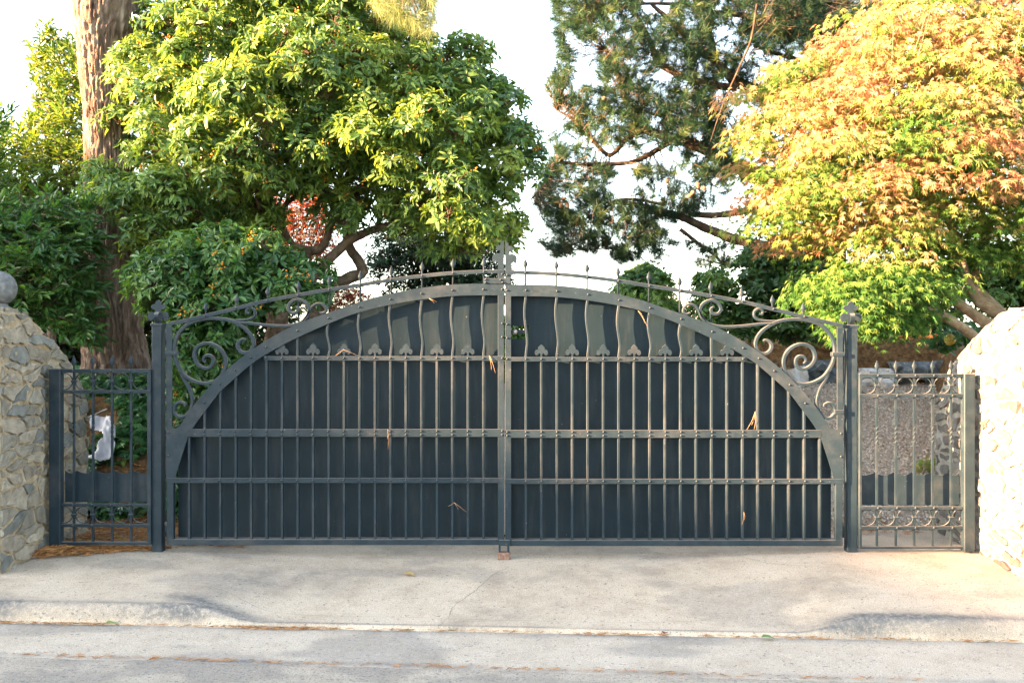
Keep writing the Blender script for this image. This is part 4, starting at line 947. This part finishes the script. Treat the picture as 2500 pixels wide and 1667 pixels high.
# camellias to the right of the gate
CAM = [(0.030, 0.085, 0.028), (0.06, 0.145, 0.036), (0.11, 0.21, 0.045), (0.18, 0.28, 0.06)]
bush('camellia_shrub', 'round camellia shrub against the sky just over the right half of the arch', 'shrub', at(1570, 900, 5.0), [(1505, 740), (1512, 690), (1530, 660), (1600, 640), (1640, 690), (1660, 740), (1690, 820), (1520, 830)], 5.0, 0.45, 42, 0.20, 30, 7, 0.075, 0.5, CAM, 306, group='camellias behind the right leaf', emax=60, stemr=0.03, cshift=0.12)
bush('camellia_shrub', 'loose camellia shrub showing gaps of sky above the ring scroll of the right leaf', 'shrub', at(1750, 900, 4.6), [(1660, 800), (1690, 740), (1690, 690), (1720, 650), (1780, 660), (1800, 720), (1790, 830)], 4.6, 0.3, 24, 0.17, 22, 7, 0.072, 0.5, CAM, 307, group='camellias behind the right leaf', emax=60, stemr=0.03)
bush('camellia_shrub', 'large dark camellia under the orange maple left of the right gate post', 'shrub', at(1930, 880, 4.9), [(1780, 820), (1790, 700), (1810, 620), (1900, 570), (2010, 580), (2080, 680), (2110, 800), (2050, 850), (1880, 850)], 4.9, 0.6, 80, 0.23, 32, 7, 0.075, 0.5, [(0.018, 0.058, 0.024), (0.034, 0.092, 0.03), (0.06, 0.135, 0.036), (0.10, 0.18, 0.045)], 308, group='camellias behind the right leaf', emax=90, stemr=0.035)
# background shrubs that close the view under the maple
bush('background_shrub', 'dim shrub under the right maple, behind the needle strewn bed', 'shrub', at(2200, 850, 8.0), [(2020, 700), (2150, 640), (2330, 650), (2360, 760), (2330, 840), (2050, 850)], 8.0, 0.6, 50, 0.30, 28, 7, 0.09, 0.5, [(0.008, 0.026, 0.012), (0.016, 0.045, 0.018), (0.03, 0.07, 0.022)], 309, mat='leaf_dull', nb=6)

bush('background_shrub', 'sunlit shrub behind the maple trunks above the right wall', 'shrub', at(2480, 840, 6.0), [(2340, 640), (2420, 600), (2600, 590), (2620, 800), (2440, 790), (2360, 740)], 6.0, 0.5, 46, 0.24, 26, 7, 0.085, 0.5, [(0.04, 0.09, 0.03), (0.08, 0.16, 0.035), (0.16, 0.24, 0.05)], 310, mat='leaf_dull', nb=6)

bush('garden_shrub', 'green shrub glimpsed through the latch opening of the right gate leaf', 'shrub', at(1290, 960, 5.6), [(1180, 790), (1250, 760), (1350, 765), (1420, 800), (1430, 930), (1170, 930)], 5.6, 0.4, 40, 0.2, 24, 7, 0.075, 0.5, CAM, 311, nb=6, emax=60)

# --- red maple beyond
RED = [(0.05, 0.05, 0.02), (0.20, 0.035, 0.018), (0.32, 0.06, 0.02), (0.40, 0.14, 0.04)]
def maple_pads(C, Rp, per, L, cols, rng, cu, tilt, dome=0.35, thick=0.05):
    n = len(C); r = Rp[:, None]*np.sqrt(rng.random((n, per))); a = rng.uniform(0, 6.283, (n, per)); dx = r*np.cos(a); dy = r*np.sin(a)
    dz = -dome*r*r/Rp[:, None]+dx*tilt[:, 0:1]+dy*tilt[:, 1:2]+rng.normal(0, 1, (n, per))*thick
    O = C[:, None]+np.stack([dx, dy, dz], -1); m = n*per
    X = np.stack([np.cos(a), np.sin(a), -0.55-0.5*(r/Rp[:, None])], -1)+rng.normal(0, 0.45, (n, per, 3)); Nh = np.stack([np.cos(a)*0.5*(r/Rp[:, None])-0.15, np.sin(a)*0.5*(r/Rp[:, None])-0.25, np.ones((n, per))], -1)+rng.normal(0, 0.32, (n, per, 3))
    u = np.clip(cu[:, None]+0.16*(r/Rp[:, None])+0.9*(dz+dome*r*r/Rp[:, None]-dx*tilt[:, 0:1]-dy*tilt[:, 1:2])/0.5+rng.normal(0, 0.13, (n, per)), 0, 1).reshape(-1)
    Ls = L*rng.uniform(0.6, 1.15, m); c = pal(cols, u)*rng.uniform(0.8, 1.2, (m, 1))
    return scatter(MAPLE_V, MAPLE_F, O.reshape(-1, 3), X.reshape(-1, 3), Nh.reshape(-1, 3), Ls, Ls*0.95, c)
rng = np.random.default_rng(401)
root = empty('red_maple', at(760, 900, 8.0), 'thin red leaved maple seen under the evergreen tree, against the sky', 'tree')
C = crown_points([(625, 520), (660, 460), (790, 440), (830, 540), (790, 640), (860, 700), (920, 740), (760, 760), (690, 700), (640, 640)], 8.0, 0.5, 230, rng, 60)
leaf_obj('crown', [maple_pads(C, rng.uniform(0.12, 0.25, len(C)), 30, 0.055, RED, rng, rng.uniform(0, 0.8, len(C)), rng.normal(0, 0.2, (len(C), 2)), thick=0.08)], M['maple_leaf'], root)
h = np.array(at(750, 690, 8.0)); limb(root, bent(root.location, h, rng, 2, 0.04), [0.06, 0.04, 0.03], M['limb'], 8, 6, 'trunk')
twig_obj([twig_set(np.repeat(h[None], len(C), 0)*0.5+C*0.5+rng.normal(0, 0.1, C.shape), C, 0.006), twig_set(np.repeat(h[None], 30, 0), C[:30]*0.5+h*0.5, 0.012)], M['limb'], root)

# --- big orange and green maple on the right
rng = np.random.default_rng(402)
MAP = [(0.045, 0.13, 0.03), (0.09, 0.20, 0.038), (0.17, 0.28, 0.055), (0.29, 0.34, 0.085), (0.44, 0.36, 0.15), (0.53, 0.32, 0.18), (0.54, 0.24, 0.13)]
root = empty('japanese_maple', at(2490, 900, 2.3), 'big spreading maple turning orange over the right stone wall', 'tree')
MP = [(1775, 340), (1840, 320), (1800, 230), (1860, 180), (1900, 150), (1985, 110), (2040, 80), (2100, 20), (2180, -60), (2640, -60), (2640, 640), (2480, 650), (2420, 610), (2360, 640), (2300, 640), (2290, 700), (2260, 760), (2170, 790), (2100, 785), (2020, 735), (1950, 700), (1975, 670), (2060, 640), (1990, 590), (1900, 590), (1850, 545), (1790, 545), (1830, 480), (1850, 440), (1790, 400), (1840, 380)]
C = np.concatenate([even_points(MP, 2.5, 1.35, 470, rng, 230, 0), crown_points([(1945, 700), (2060, 650), (2200, 650), (2290, 660), (2270, 720), (2230, 780), (2120, 800), (2020, 740)], 1.7, 0.5, 44, rng, 60)])
pix = 1250+C[:, 0]/(C[:, 1]-CAMY)*F; piy = 833.5-(C[:, 2]-CAMZ)/(C[:, 1]-CAMY)*F
band = N2.fbm(pix/95+piy/300+3, piy/42+1, 3)
cu = np.clip(0.42+1.7*(band-0.47)+0.22*np.clip((2050-pix)/250, 0, 1)+0.22*(np.clip((420-piy)/420, -0.5, 1))-0.55*np.clip((piy-550)/120, 0, 1)-0.2*np.clip((pix-2250)/300, 0, 1)*np.clip((piy-380)/150, 0, 1)+rng.normal(0, 0.07, len(C)), 0.02, 0.95)
tilt = np.stack([np.clip((2250-pix)/900, -0.3, 0.5)*0.55, np.full(len(C), 0.18)], 1)+rng.normal(0, 0.08, (len(C), 2))
leaf_obj('crown', [maple_pads(C, rng.uniform(0.18, 0.40, len(C)), 120, 0.062, MAP, rng, cu, tilt)], M['maple_leaf'], root)
TR = [(pxs([(2500, 900), (2475, 830), (2452, 778), (2392, 734), (2365, 694), (2353, 655), (2335, 590), (2310, 500)], 2.2), [0.11, 0.085, 0.065, 0.045, 0.04, 0.035, 0.03], 'trunk'),
      (pxs([(2480, 850), (2439, 800), (2410, 790), (2363, 757), (2311, 715), (2297, 667), (2270, 600), (2220, 520)], 2.1), [0.09, 0.075, 0.05, 0.042, 0.035, 0.03, 0.02], 'limb'),
      (pxs([(2420, 860), (2387, 828), (2350, 800), (2315, 778), (2286, 763), (2220, 740), (2120, 715), (2020, 700)], 1.7), [0.06, 0.042, 0.04, 0.038, 0.03, 0.02, 0.012], 'limb'),
      (pxs([(2470, 800), (2439, 763), (2401, 724), (2380, 690), (2400, 600), (2430, 480), (2440, 330)], 2.4), [0.06, 0.06, 0.05, 0.04, 0.03, 0.02], 'limb'),
      (pxs([(2353, 655), (2260, 560), (2130, 470), (1980, 420), (1860, 380)], 2.2), [0.03, 0.026, 0.02, 0.012, 0.006], 'limb'),
      (pxs([(2310, 500), (2240, 380), (2120, 270), (1990, 190)], 2.4), [0.026, 0.022, 0.015, 0.006], 'limb'),
      (pxs([(2440, 330), (2380, 200), (2300, 90), (2220, 0)], 2.4), [0.022, 0.018, 0.012, 0.006], 'limb'),
      (pxs([(2220, 520), (2100, 560), (1960, 560), (1850, 530)], 2.4), [0.02, 0.016, 0.01, 0.005], 'limb')]
nodes = []
for i, (pts, rad, nm) in enumerate(TR):
    _, q = limb(root, pts, rad, M['maple_bark'], 10, 6, nm, 0.12, i); nodes += list(q[4:])
nodes = np.array(nodes); ts = []
for c in C:
    j = int(np.argmin(np.linalg.norm(nodes-c, axis=1))); pth = bent(nodes[j], c-np.array([0, 0, 0.05]), rng, 2, 0.06); ts.append(twig_set(np.array(pth[:-1]), np.array(pth[1:]), np.array([0.008, 0.006, 0.004])))
up0 = crown_points([(2050, 110), (2500, 60), (2500, 330), (2150, 320)], 1.6, 0.5, 34, rng)[:9]; ts.append(twig_set(up0-np.array([0, 0, 0.1]), up0+np.stack([rng.normal(0.02, 0.06, 9), rng.normal(0, 0.05, 9), rng.uniform(0.2, 0.4, 9)], 1), 0.003))
twig_obj(ts, M['maple_bark'], root)

# --- pine behind, right of centre
rng = np.random.default_rng(501)
root = empty('pine_tree', at(2060, 860, 6.8), 'dark spreading pine with bare limbs and cones, right of the strip of sky', 'tree')
PY = 6.4
def pl(pts): return pxs(pts, PY)
PL = [(pl([(2060, 860), (2040, 700), (2030, 500), (2010, 300), (1995, 120), (1985, -60), (1970, -300)]), [0.17, 0.16, 0.15, 0.14, 0.12, 0.11, 0.08], 'trunk'),
      (pl([(2020, 480), (1920, 460), (1840, 427), (1760, 386), (1712, 360), (1649, 338), (1575, 316), (1553, 284), (1531, 252), (1521, 217), (1505, 178), (1480, 120)]), [0.115, 0.11, 0.10, 0.09, 0.075, 0.06, 0.05, 0.045, 0.04, 0.03, 0.02], 'limb'),
      (pl([(2005, 240), (1888, 230), (1805, 204), (1776, 179), (1747, 150), (1703, 118), (1665, 80), (1633, 48), (1590, 10)]), [0.09, 0.085, 0.075, 0.06, 0.055, 0.045, 0.035, 0.02], 'limb'),
      (pl([(1747, 150), (1735, 89), (1725, 48), (1728, -30)]), [0.045, 0.04, 0.035, 0.03], 'limb'),
      (pl([(1800, 215), (1722, 204), (1649, 179), (1607, 150), (1591, 112), (1575, 77), (1550, 30)]), [0.05, 0.045, 0.04, 0.035, 0.02], 'limb'),
      (pl([(1990, 60), (1888, 51), (1792, 35), (1728, 29), (1680, 13), (1569, 10), (1480, 30)]), [0.05, 0.04, 0.035, 0.03, 0.02, 0.012], 'limb'),
      (pl([(2030, 640), (1900, 610), (1800, 585), (1726, 558), (1667, 531), (1616, 517), (1533, 496), (1490, 500), (1420, 540)]), [0.09, 0.08, 0.065, 0.055, 0.045, 0.035, 0.02, 0.01], 'limb'),
      (pl([(1575, 316), (1530, 340), (1488, 379), (1441, 335), (1400, 293), (1360, 270)]), [0.035, 0.03, 0.028, 0.02, 0.01], 'limb'),
      (pl([(1649, 338), (1560, 390), (1488, 401), (1414, 401), (1354, 398), (1339, 442), (1295, 487)]), [0.04, 0.03, 0.026, 0.022, 0.018, 0.008], 'limb'),
      (pl([(1760, 300), (1690, 300), (1600, 280), (1540, 260)]), [0.03, 0.025, 0.02, 0.012], 'limb'),
      (pl([(1616, 517), (1560, 560), (1520, 600), (1400, 610)]), [0.02, 0.015, 0.01, 0.006], 'limb'),
      (pl([(1660, 560), (1700, 590), (1760, 640), (1700, 630)]), [0.03, 0.02, 0.012, 0.006], 'limb')]
nodes = []; jit = np.random.default_rng(3)
for i, (pts, rad, nm) in enumerate(PL):
    yo = 0 if i == 0 else jit.uniform(-0.5, 0.5)
    if i in (1, 2, 5, 6): yo = 0
    pts = [(p[0]*(1+yo*k/len(pts)/13), p[1]+yo*k/len(pts), CAMZ+(p[2]-CAMZ)*(1+yo*k/len(pts)/13)) for k, p in enumerate(pts)]
    _, q = limb(root, pts, rad, M['pine_bark'], 9, 6, nm, 0.2, i)
    if i > 0: nodes += list(q[3:])
for pts, rad in ((pl([(1990, 160), (1952, 147), (1904, 134), (1840, 112)]), [0.035, 0.03, 0.02]), (pxs([(1848, 10), (1834, 96), (1808, 159), (1776, 230), (1754, 287), (1735, 344)], 5.6), [0.015, 0.014, 0.012, 0.009, 0.005]), (pl([(1850, 508), (1756, 525), (1681, 523)]), [0.05, 0.045, 0.03]), (pl([(1620, 500), (1560, 488), (1512, 488), (1488, 499), (1470, 523), (1458, 552)]), [0.02, 0.018, 0.014, 0.010])):
    limb(root, pts, rad, M['pine_bark'], 8, 6, 'dead_branch', 0.2)
nodes = np.array(nodes)
PP = [(1350, -50), (1345, 60), (1358, 150), (1332, 190), (1335, 240), (1385, 270), (1392, 300), (1335, 330), (1345, 385), (1315, 420), (1300, 500), (1335, 540), (1315, 590), (1345, 628), (1480, 600), (1495, 640), (1600, 640), (1640, 590), (1620, 545), (1760, 470), (1820, 430), (1830, 260), (1900, 300), (2050, 260), (2160, 160), (2200, -50)]
C = crown_points(PP, PY, 0.85, 4200, rng, 120)
pix = 1250+C[:, 0]/(C[:, 1]-CAMY)*F; piy = 833.5-(C[:, 2]-CAMZ)/(C[:, 1]-CAMY)*F
hole = N1.fbm(pix/95+2, piy/75+4, 3); keep = (hole > 0.375-0.07*(pix < 1560)) ; C = C[keep]
ex = np.concatenate([crown_points([(1650, 600), (1680, 585), (1790, 600), (1810, 640), (1760, 665), (1700, 650)], PY, 0.25, 46, rng, 40), crown_points([(1900, -40), (1990, -40), (2010, 60), (1985, 120), (1935, 60), (1890, 30)], 5.3, 0.3, 60, rng, 40), crown_points([(1690, 470), (1760, 440), (1780, 470), (1700, 500)], PY, 0.2, 16, rng, 40)])
ex = np.concatenate([ex, crown_points([(1540, 420), (1700, 395), (1770, 440), (1730, 500), (1640, 535), (1560, 515)], PY, 0.4, 130, rng, 40), crown_points([(1600, 210), (1700, 190), (1800, 240), (1830, 330), (1720, 340), (1620, 300)], PY, 0.5, 110, rng, 60)])
ex = np.concatenate([ex, crown_points([(1800, 50), (1940, 40), (1960, 210), (1840, 260), (1790, 200)], PY, 0.5, 150, rng, 60)])
C = np.concatenate([C, ex])
jn = np.array([int(np.argmin(np.linalg.norm(nodes-c, axis=1))) for c in C])
D = nrm(C-nodes[jn])*0.7+np.array([-0.25, -0.15, 0.25])+rng.normal(0, 0.35, C.shape)
cu = np.clip(0.3+rng.normal(0, 0.2, len(C))+0.5*(rng.random(len(C)) < 0.12), 0, 1)
PINE = [(0.010, 0.034, 0.020), (0.018, 0.056, 0.028), (0.042, 0.088, 0.032), (0.12, 0.16, 0.05)]  # needle colours darkened to carry the shade of the crown overhead
leaf_obj('crown', [tufts(C, D, 72, 0.13, 0.0056, PINE, rng, cu, 80, 0.16)], M['needle'], root)
ts = []
for c, j in zip(C, jn):
    pth = bent(nodes[j], c, rng, 2, 0.12); ts.append(twig_set(np.array(pth[:-1]), np.array(pth[1:]), np.array([0.0055, 0.0045, 0.0035])))
twig_obj(ts, M['limb'], root)
M['cone'] = noise_mat('pine_cone', [(0.3, (0.16, 0.08, 0.04)), (0.7, (0.36, 0.22, 0.13))], scale=40, rough=0.8, bump=0.8, bscale=60)
for px, py in ((1362, 492), (1376, 486), (1370, 500), (1385, 500), (1703, 452), (1718, 460), (1692, 470), (1684, 478), (1630, 440), (1475, 240), (1445, 345)):
    V, Fc = lathe([(-0.045, 0.004), (-0.035, 0.020), (-0.015, 0.029), (0.005, 0.027), (0.03, 0.016), (0.048, 0.003)], 9)
    o = link('pine_cone', mesh('pine_cone', V, Fc), M['cone'], root); p = np.array(at(px, py, PY-0.45))-np.array(root.location); o.location = p; o.rotation_euler = (rng.uniform(0, 3), rng.uniform(0, 3), 0)

# --- hydrangea and small plants in the right bed
def bed_plant(name, lab, cat, px, py, y, hgt, nst, leafL, seed, cols, flower=None):
    rng = np.random.default_rng(seed); b = np.array(at(px, py, y)); root = empty(name, b, lab, cat); ts = []; tips = []; dirs = []
    for k in range(nst):
        d = np.array([rng.normal(0, 0.4), rng.normal(-0.1, 0.3), 1.0])*hgt*rng.uniform(0.55, 1.1); pth = bent(b, b+d, rng, 2, 0.06)
        limb(root, pth, [0.008, 0.005, 0.003], M['dead_wood'], 6, 3, 'stem')
        for p in pth[2:]: tips.append(p); dirs.append([rng.normal(0, 0.3), -0.5, 0.8])
    tips = np.array(tips); dirs = np.array(dirs)
    leaf_obj('leaves', [rosettes(tips, dirs, 6, leafL, 0.62, cols, rng, rng.uniform(0.2, 0.8, len(tips)), 0.2, (55, 95))], M['leaf_dull'], root)
    if flower is not None:
        f = np.array(flower); n = 160; d = nrm(rng.normal(0, 1, (n, 3))); o = f+d*0.055; c = pal([(0.42, 0.40, 0.10), (0.55, 0.50, 0.16)], rng.random(n))
        leaf_obj('flower_head', [scatter(LEAF_V, LEAF_F, o, nrm(np.cross(d, rng.normal(0, 1, (n, 3)))), d, 0.026, 0.022, c)], M['leaf_dull'], root)
    return root
HY = [(0.02, 0.07, 0.03), (0.04, 0.12, 0.04), (0.08, 0.19, 0.06)]
bed_plant('hydrangea', 'broad leaved hydrangea with one yellow green flower head by the right wall', 'plant', 2300, 872, 3.6, 0.30, 9, 0.115, 601, HY, at(2319, 829, 3.4))
bed_plant('hydrangea', 'low hydrangea without flowers between the maple limb and the wall top', 'plant', 2370, 850, 3.2, 0.22, 5, 0.11, 602, HY)
bed_plant('young_shrub', 'young shrub with pale bare stems in the bed right of the gate post', 'plant', 2135, 872, 6.6, 0.42, 6, 0.10, 603, HY)
bed_plant('young_shrub', 'small bushy plant seen inside the big right scroll of the gate', 'plant', 1975, 880, 6.7, 0.40, 9, 0.10, 604, [(0.03, 0.09, 0.03), (0.07, 0.16, 0.04), (0.14, 0.22, 0.05)])
bed_plant('wall_weed', 'yellow green weed at the foot of the wall behind the right side fence', 'plant', 2255, 1160, 1.1, 0.13, 7, 0.05, 605, [(0.10, 0.16, 0.03), (0.25, 0.25, 0.05), (0.35, 0.28, 0.06)])

# --- ivy on the left bank, litter, gravel
rng = np.random.default_rng(701)
n = 15000; x = rng.uniform(-4.4, -1.5, n); y = rng.uniform(0.95, 3.6, n); k = (x < -1.75+0.15*rng.normal(0, 1, n)); x, y = x[k], y[k]
bare = N2.fbm(x*2.2, y*2.2, 3); k = (bare > 0.36) & ~((x < -2.88) & (y < 1.6) & (x > -3.25) & (N1(x*5, y*5) < 0.45)); x, y = x[k], y[k]; n = len(x)
z = land(x, y)+rng.uniform(0.01, 0.13, n)*(0.5+bare[k])
X = nrm(np.stack([rng.normal(0, 1, n), rng.normal(-0.5, 0.8, n), rng.normal(-0.45, 0.35, n)], 1)); Nh = np.stack([rng.normal(0, 0.4, n), rng.normal(-0.55, 0.3, n), np.ones(n)], 1)
Ls = 0.062*rng.uniform(0.6, 1.25, n)
leaf_obj('ivy', [scatter(IVY_V, IVY_F, np.stack([x, y, z], 1), X, Nh, Ls, Ls, pal([(0.016, 0.065, 0.026), (0.04, 0.13, 0.045), (0.08, 0.20, 0.06), (0.17, 0.27, 0.07)], np.clip(rng.beta(1.8, 2.6, n), 0, 1)))], M['leaf'], None)
o = bpy.data.objects['ivy']; o['label'] = 'dark green ivy covering the bank behind the left side fence'; o['category'] = 'ivy'
# crumpled white sheet
Vs = []; gxn, gyn = 26, 34
out = [(0.12, 0.02), (0.5, 0.0), (0.86, 0.03), (0.84, 0.12), (1.0, 0.22), (1, 0.45), (0.93, 0.5), (1.0, 0.6), (1.0, 0.9), (0.66, 0.96), (0.55, 1.0), (0.0, 0.97), (0.04, 0.86), (0.35, 0.86), (0.45, 0.66), (0.62, 0.5), (0.55, 0.36), (0.1, 0.28)]
Vv = []; idx = {}; Fq = []
p00 = np.array(at(215, 1015, 1.62)); p10 = np.array(at(282, 1015, 1.62)); p01 = np.array(at(208, 1125, 1.30))
for i in range(gxn+1):
    for j in range(gyn+1):
        u, v = i/gxn, j/gyn
        q = p00+(p10-p00)*u+(p01-p00)*v; b = 0.030*abs(mnoise.noise(Vector((u*4, v*4, 1))))+0.015*mnoise.noise(Vector((u*9, v*9, 4)))+0.02*math.sin(u*9+v*5)
        Vv.append(q+np.array([0, -0.7, 0.6])*b)
for i in range(gxn):
    for j in range(gyn):
        if pip(out, np.array([(i+0.5)/gxn]), np.array([(j+0.5)/gyn]))[0]: a = i*(gyn+1)+j; Fq.append((a, a+1, a+gyn+2, a+gyn+1))
ws = link('white_sheet', mesh('white_sheet', Vv, Fq, True), M['white'], label='torn crumpled white plastic sheet lying on the ivy behind the left side fence', cat='plastic sheet')
sm = ws.modifiers.new('thickness', 'SOLIDIFY'); sm.thickness = 0.004
stick = empty('fallen_stick', at(205, 1025, 1.2), 'thin pale fallen stick leaning out of the ivy above the white sheet', 'stick')
limb(stick, pxs([(205, 1025), (235, 1010), (262, 998)], 1.25), [0.008, 0.007, 0.005], M['dead_wood'], 7, 4, 'wood')
# needle litter
LIT = [(0.13, 0.055, 0.02), (0.27, 0.13, 0.045), (0.40, 0.22, 0.09), (0.30, 0.10, 0.03)]
def litter(name, x, y, zf, L, W, seed, lab, cat='pine needles', lift=0.02, along=None):
    rng = np.random.default_rng(seed); n = len(x); z = zf(x, y)+rng.uniform(0.002, lift, n)
    a = rng.uniform(0, 6.283, n) if along is None else rng.normal(along, 0.5, n)
    X = np.stack([np.cos(a), np.sin(a), rng.normal(0, 0.10, n)], 1); Ls = L*rng.uniform(0.5, 1.2, n)
    NV = np.array([(-0.5, -0.5, 0), (0.5, -0.5, 0), (0.5, 0.5, 0), (-0.5, 0.5, 0), (0, 0, 0.06)]); NF = np.array([(0, 1, 4), (1, 2, 4), (2, 3, 4), (3, 0, 4)])
    o = leaf_obj(name, [scatter(NV, NF, np.stack([x, y, z], 1), X, np.stack([rng.normal(0, 0.3, n), rng.normal(0, 0.3, n), np.ones(n)], 1), Ls, W, pal(LIT, rng.random(n)))], M['litter'], None)
    o['label'] = lab; o['category'] = cat
    return o
r = np.random.default_rng(801)
n = 2600; t = r.beta(1.2, 2.0, n); u = r.random(n)
x = -3.17+0.95*r.beta(0.9, 3.0, n); y = 0.10-0.42*r.beta(1.1, 2.2, n)*np.clip(1-(x+3.17)/0.95, 0.15, 1)
litter('needle_litter', x, y, lambda a, b: pave_z(a, b)+0.05*np.exp(-((a+3.1)/0.22)**2)*r.random(len(a)), 0.085, 0.0026, 802, 'heap of rust brown pine needles at the foot of the left wall', lift=0.012)
n = 2000; x = r.uniform(-3.4, 3.4, n); dens = 0.08+0.5*N2(x*6, 4.0)**3+1.6*np.exp(-((x+1.33)/0.22)**2)+0.2*np.exp(-((x-0.0)/1.6)**2)+0.7*np.exp(-((x+2.7)/0.5)**2)+0.6*np.exp(-((x-0.65)/0.08)**2); k = r.random(n)*1.7 < dens; x = x[k]; n = len(x)
y = yk(x)+r.normal(-0.006, 0.011, n)-0.03*np.exp(-((x+1.33)/0.2)**2)*r.random(n)
litter('needle_litter', x, y, lambda a, b: np.maximum(zgut(a)-0.002, 0*b-9), 0.05, 0.0030, 803, 'line of brown needles caught in the joint along the kerb', lift=0.010, along=0.0)
n = 750; x = r.uniform(-3.3, 2.0, n); k = r.random(n) < 0.35+0.65*np.exp(-((x+0.4)/0.12)**2)+0.4*np.exp(-((x+1.7)/0.4)**2); x = x[k]; y = ya(x)+r.normal(0.0, 0.014, len(x))
litter('needle_litter', x, y, lambda a, b: zgut(a)-0.016, 0.045, 0.0030, 804, 'thin line of brown bits along the edge of the asphalt', lift=0.008, along=0.0)
n = 3800; x = r.uniform(-3.2, -1.9, n); y = r.uniform(0.15, 1.5, n)
litter('needle_litter', x, y, lambda a, b: np.where(b < 0.75, pave_z(a, np.minimum(b, 0.74)), land(a, b)), 0.09, 0.004, 805, 'brown needle and leaf litter behind the left side fence', lift=0.03)
n = 9000; x = r.uniform(1.5, 8.5, n); y = r.uniform(6.3, 10, n)
litter('needle_litter', x, y, land, 0.11, 0.012, 806, 'orange brown needle mulch over the bed behind the boulders', lift=0.04)
n = 500; x = r.uniform(1.6, 3.1, n); y = r.uniform(0.55, 1.0, n)
litter('needle_litter', x, y, lambda a, b: np.where(b < 0.74, pave_z(a, np.minimum(b, 0.74)), zdrive(b)), 0.05, 0.005, 807, 'brown litter where the concrete meets the gravel behind the right fence', lift=0.02)
# loose gravel
rng = np.random.default_rng(811)
n = 26000; x = rng.uniform(0.6, 6.0, n); y = 0.72+5.5*rng.random(n)**1.25; k = x > 1.75+0.25*(y-0.7); x, y = x[k], y[k]; n = len(x)
OV = np.array([(1, 0.1, 0), (-1, 0, 0.1), (0.1, 1, 0), (0, -1, 0.15), (0, 0.1, 0.8), (0.1, 0, -0.8)]); OF = np.array([(0, 2, 4), (2, 1, 4), (1, 3, 4), (3, 0, 4), (2, 0, 5), (1, 2, 5), (3, 1, 5), (0, 3, 5)])
z = zdrive(y)+0.03*(N1.fbm(x*2.3, y*2.3, 4)-0.47)+0.006
Ls = 0.0125*rng.uniform(0.5, 1.5, n)
go = leaf_obj('gravel', [scatter(OV, OF, np.stack([x, y, z], 1), rng.normal(0, 1, (n, 3))*np.array([1, 1, 0.3]), np.tile([0., 0, 1], (n, 1))+rng.normal(0, 0.3, (n, 3)), Ls, Ls*0.8, pal([(0.20, 0.14, 0.10), (0.42, 0.33, 0.25), (0.54, 0.46, 0.38), (0.60, 0.55, 0.50)], rng.random(n)))], M['litter'], None)
go['label'] = 'loose tan and grey gravel of the drive behind the right fence'; go['category'] = 'gravel'
# single fallen leaves
def fallen(px, py, y, zoff, L, col, lab, rot, nm='fallen_leaf'):
    m_ = noise_mat('leaf_'+str(px), [(0.3, tuple(c*0.7 for c in col)), (0.7, col)], scale=30, rough=0.6)
    V = [(p[0]*L, p[1]*L*0.62, p[2]*L+0.012) for p in LEAF_V]
    xx = (px-1250)/F*(y-CAMY)
    zz_ = float(zoff(xx, y))
    o = link(nm, mesh(nm, V, [tuple(f) for f in LEAF_F]), m_, label=lab, cat='leaf', group='single leaves fallen on the ground', loc=(xx, y, zz_+0.004)); o.rotation_euler = (0.1, 0.05, rot)
    s = o.modifiers.new('thickness', 'SOLIDIFY'); s.thickness = 0.002
gz_ = lambda a, b: zgut(a)
fallen(258, 1515, -1.33, gz_, 0.085, (0.16, 0.26, 0.07), 'green fallen leaf against the left raised kerb', 0.3)
fallen(1858, 1567, -1.46, gz_, 0.080, (0.14, 0.22, 0.08), 'green fallen leaf in the gutter below the right kerb ramp', 0.2)
fallen(1620, 1555, -1.42, gz_, 0.055, (0.20, 0.05, 0.03), 'curled dark red leaf in the kerb joint right of the middle', 1.2)
fallen(1095, 1541, -1.40, gz_, 0.03, (0.24, 0.32, 0.14), 'tiny pale green leaf in the kerb joint left of the middle', 0.8)
fallen(275, 1300, 0.35, pave_z, 0.12, (0.30, 0.36, 0.12), 'pale green leaf lying behind the left side fence bottom rail', 0.1)
fallen(985, 1396, -0.42, pave_z, 0.09, (0.36, 0.26, 0.12), 'dry curled brown leaf on the pavement left of the gate stop', -0.4)
# needles and webs of debris caught on the gate
M['straw'] = noise_mat('straw', [(0.3, (0.32, 0.17, 0.08)), (0.7, (0.48, 0.30, 0.17))], scale=20, rough=0.8)
def caught(a, b, lab):
    e = empty('caught_needles', (gx(a[0]), -0.066, gz(a[1])), lab, 'pine needles', 'dry needles caught on the gate')
    for q in b: limb(e, [(gx(a[0]), -0.072, gz(a[1])), (gx((a[0]+q[0])/2)+0.004, -0.076, gz((a[1]+q[1])/2)), (gx(q[0]), -0.062, gz(q[1]))], [0.0013, 0.0011, 0.0008], M['straw'], 4, 3, 'needle')
caught((1195, 868), [(1203, 885), (1210, 910), (1200, 902)], 'dry needles hanging from the upper rail left of the meeting stile')
caught((950, 1045), [(950, 1095), (948, 1070)], 'dry needle over the middle rail of the left leaf')
caught((1838, 1002), [(1830, 1035), (1818, 1047), (1836, 1046)], 'forked brown needle bundle low on the right leaf')
caught((1555, 760), [(1568, 775), (1577, 797), (1572, 790)], 'reddish needles hanging under the arch of the right leaf')
caught((1110, 1222), [(1120, 1240), (1140, 1246), (1095, 1232)], 'pale twig caught low on the left leaf')
caught((1810, 1245), [(1812, 1265), (1806, 1276)], 'short dry needle near the bottom of the right leaf')
caught((1050, 730), [(1068, 738), (1062, 741)], 'short needles under the top of the arch on the left leaf')
caught((842, 853), [(822, 868), (878, 868)], 'crossed pale needles over a trefoil head of the left leaf')
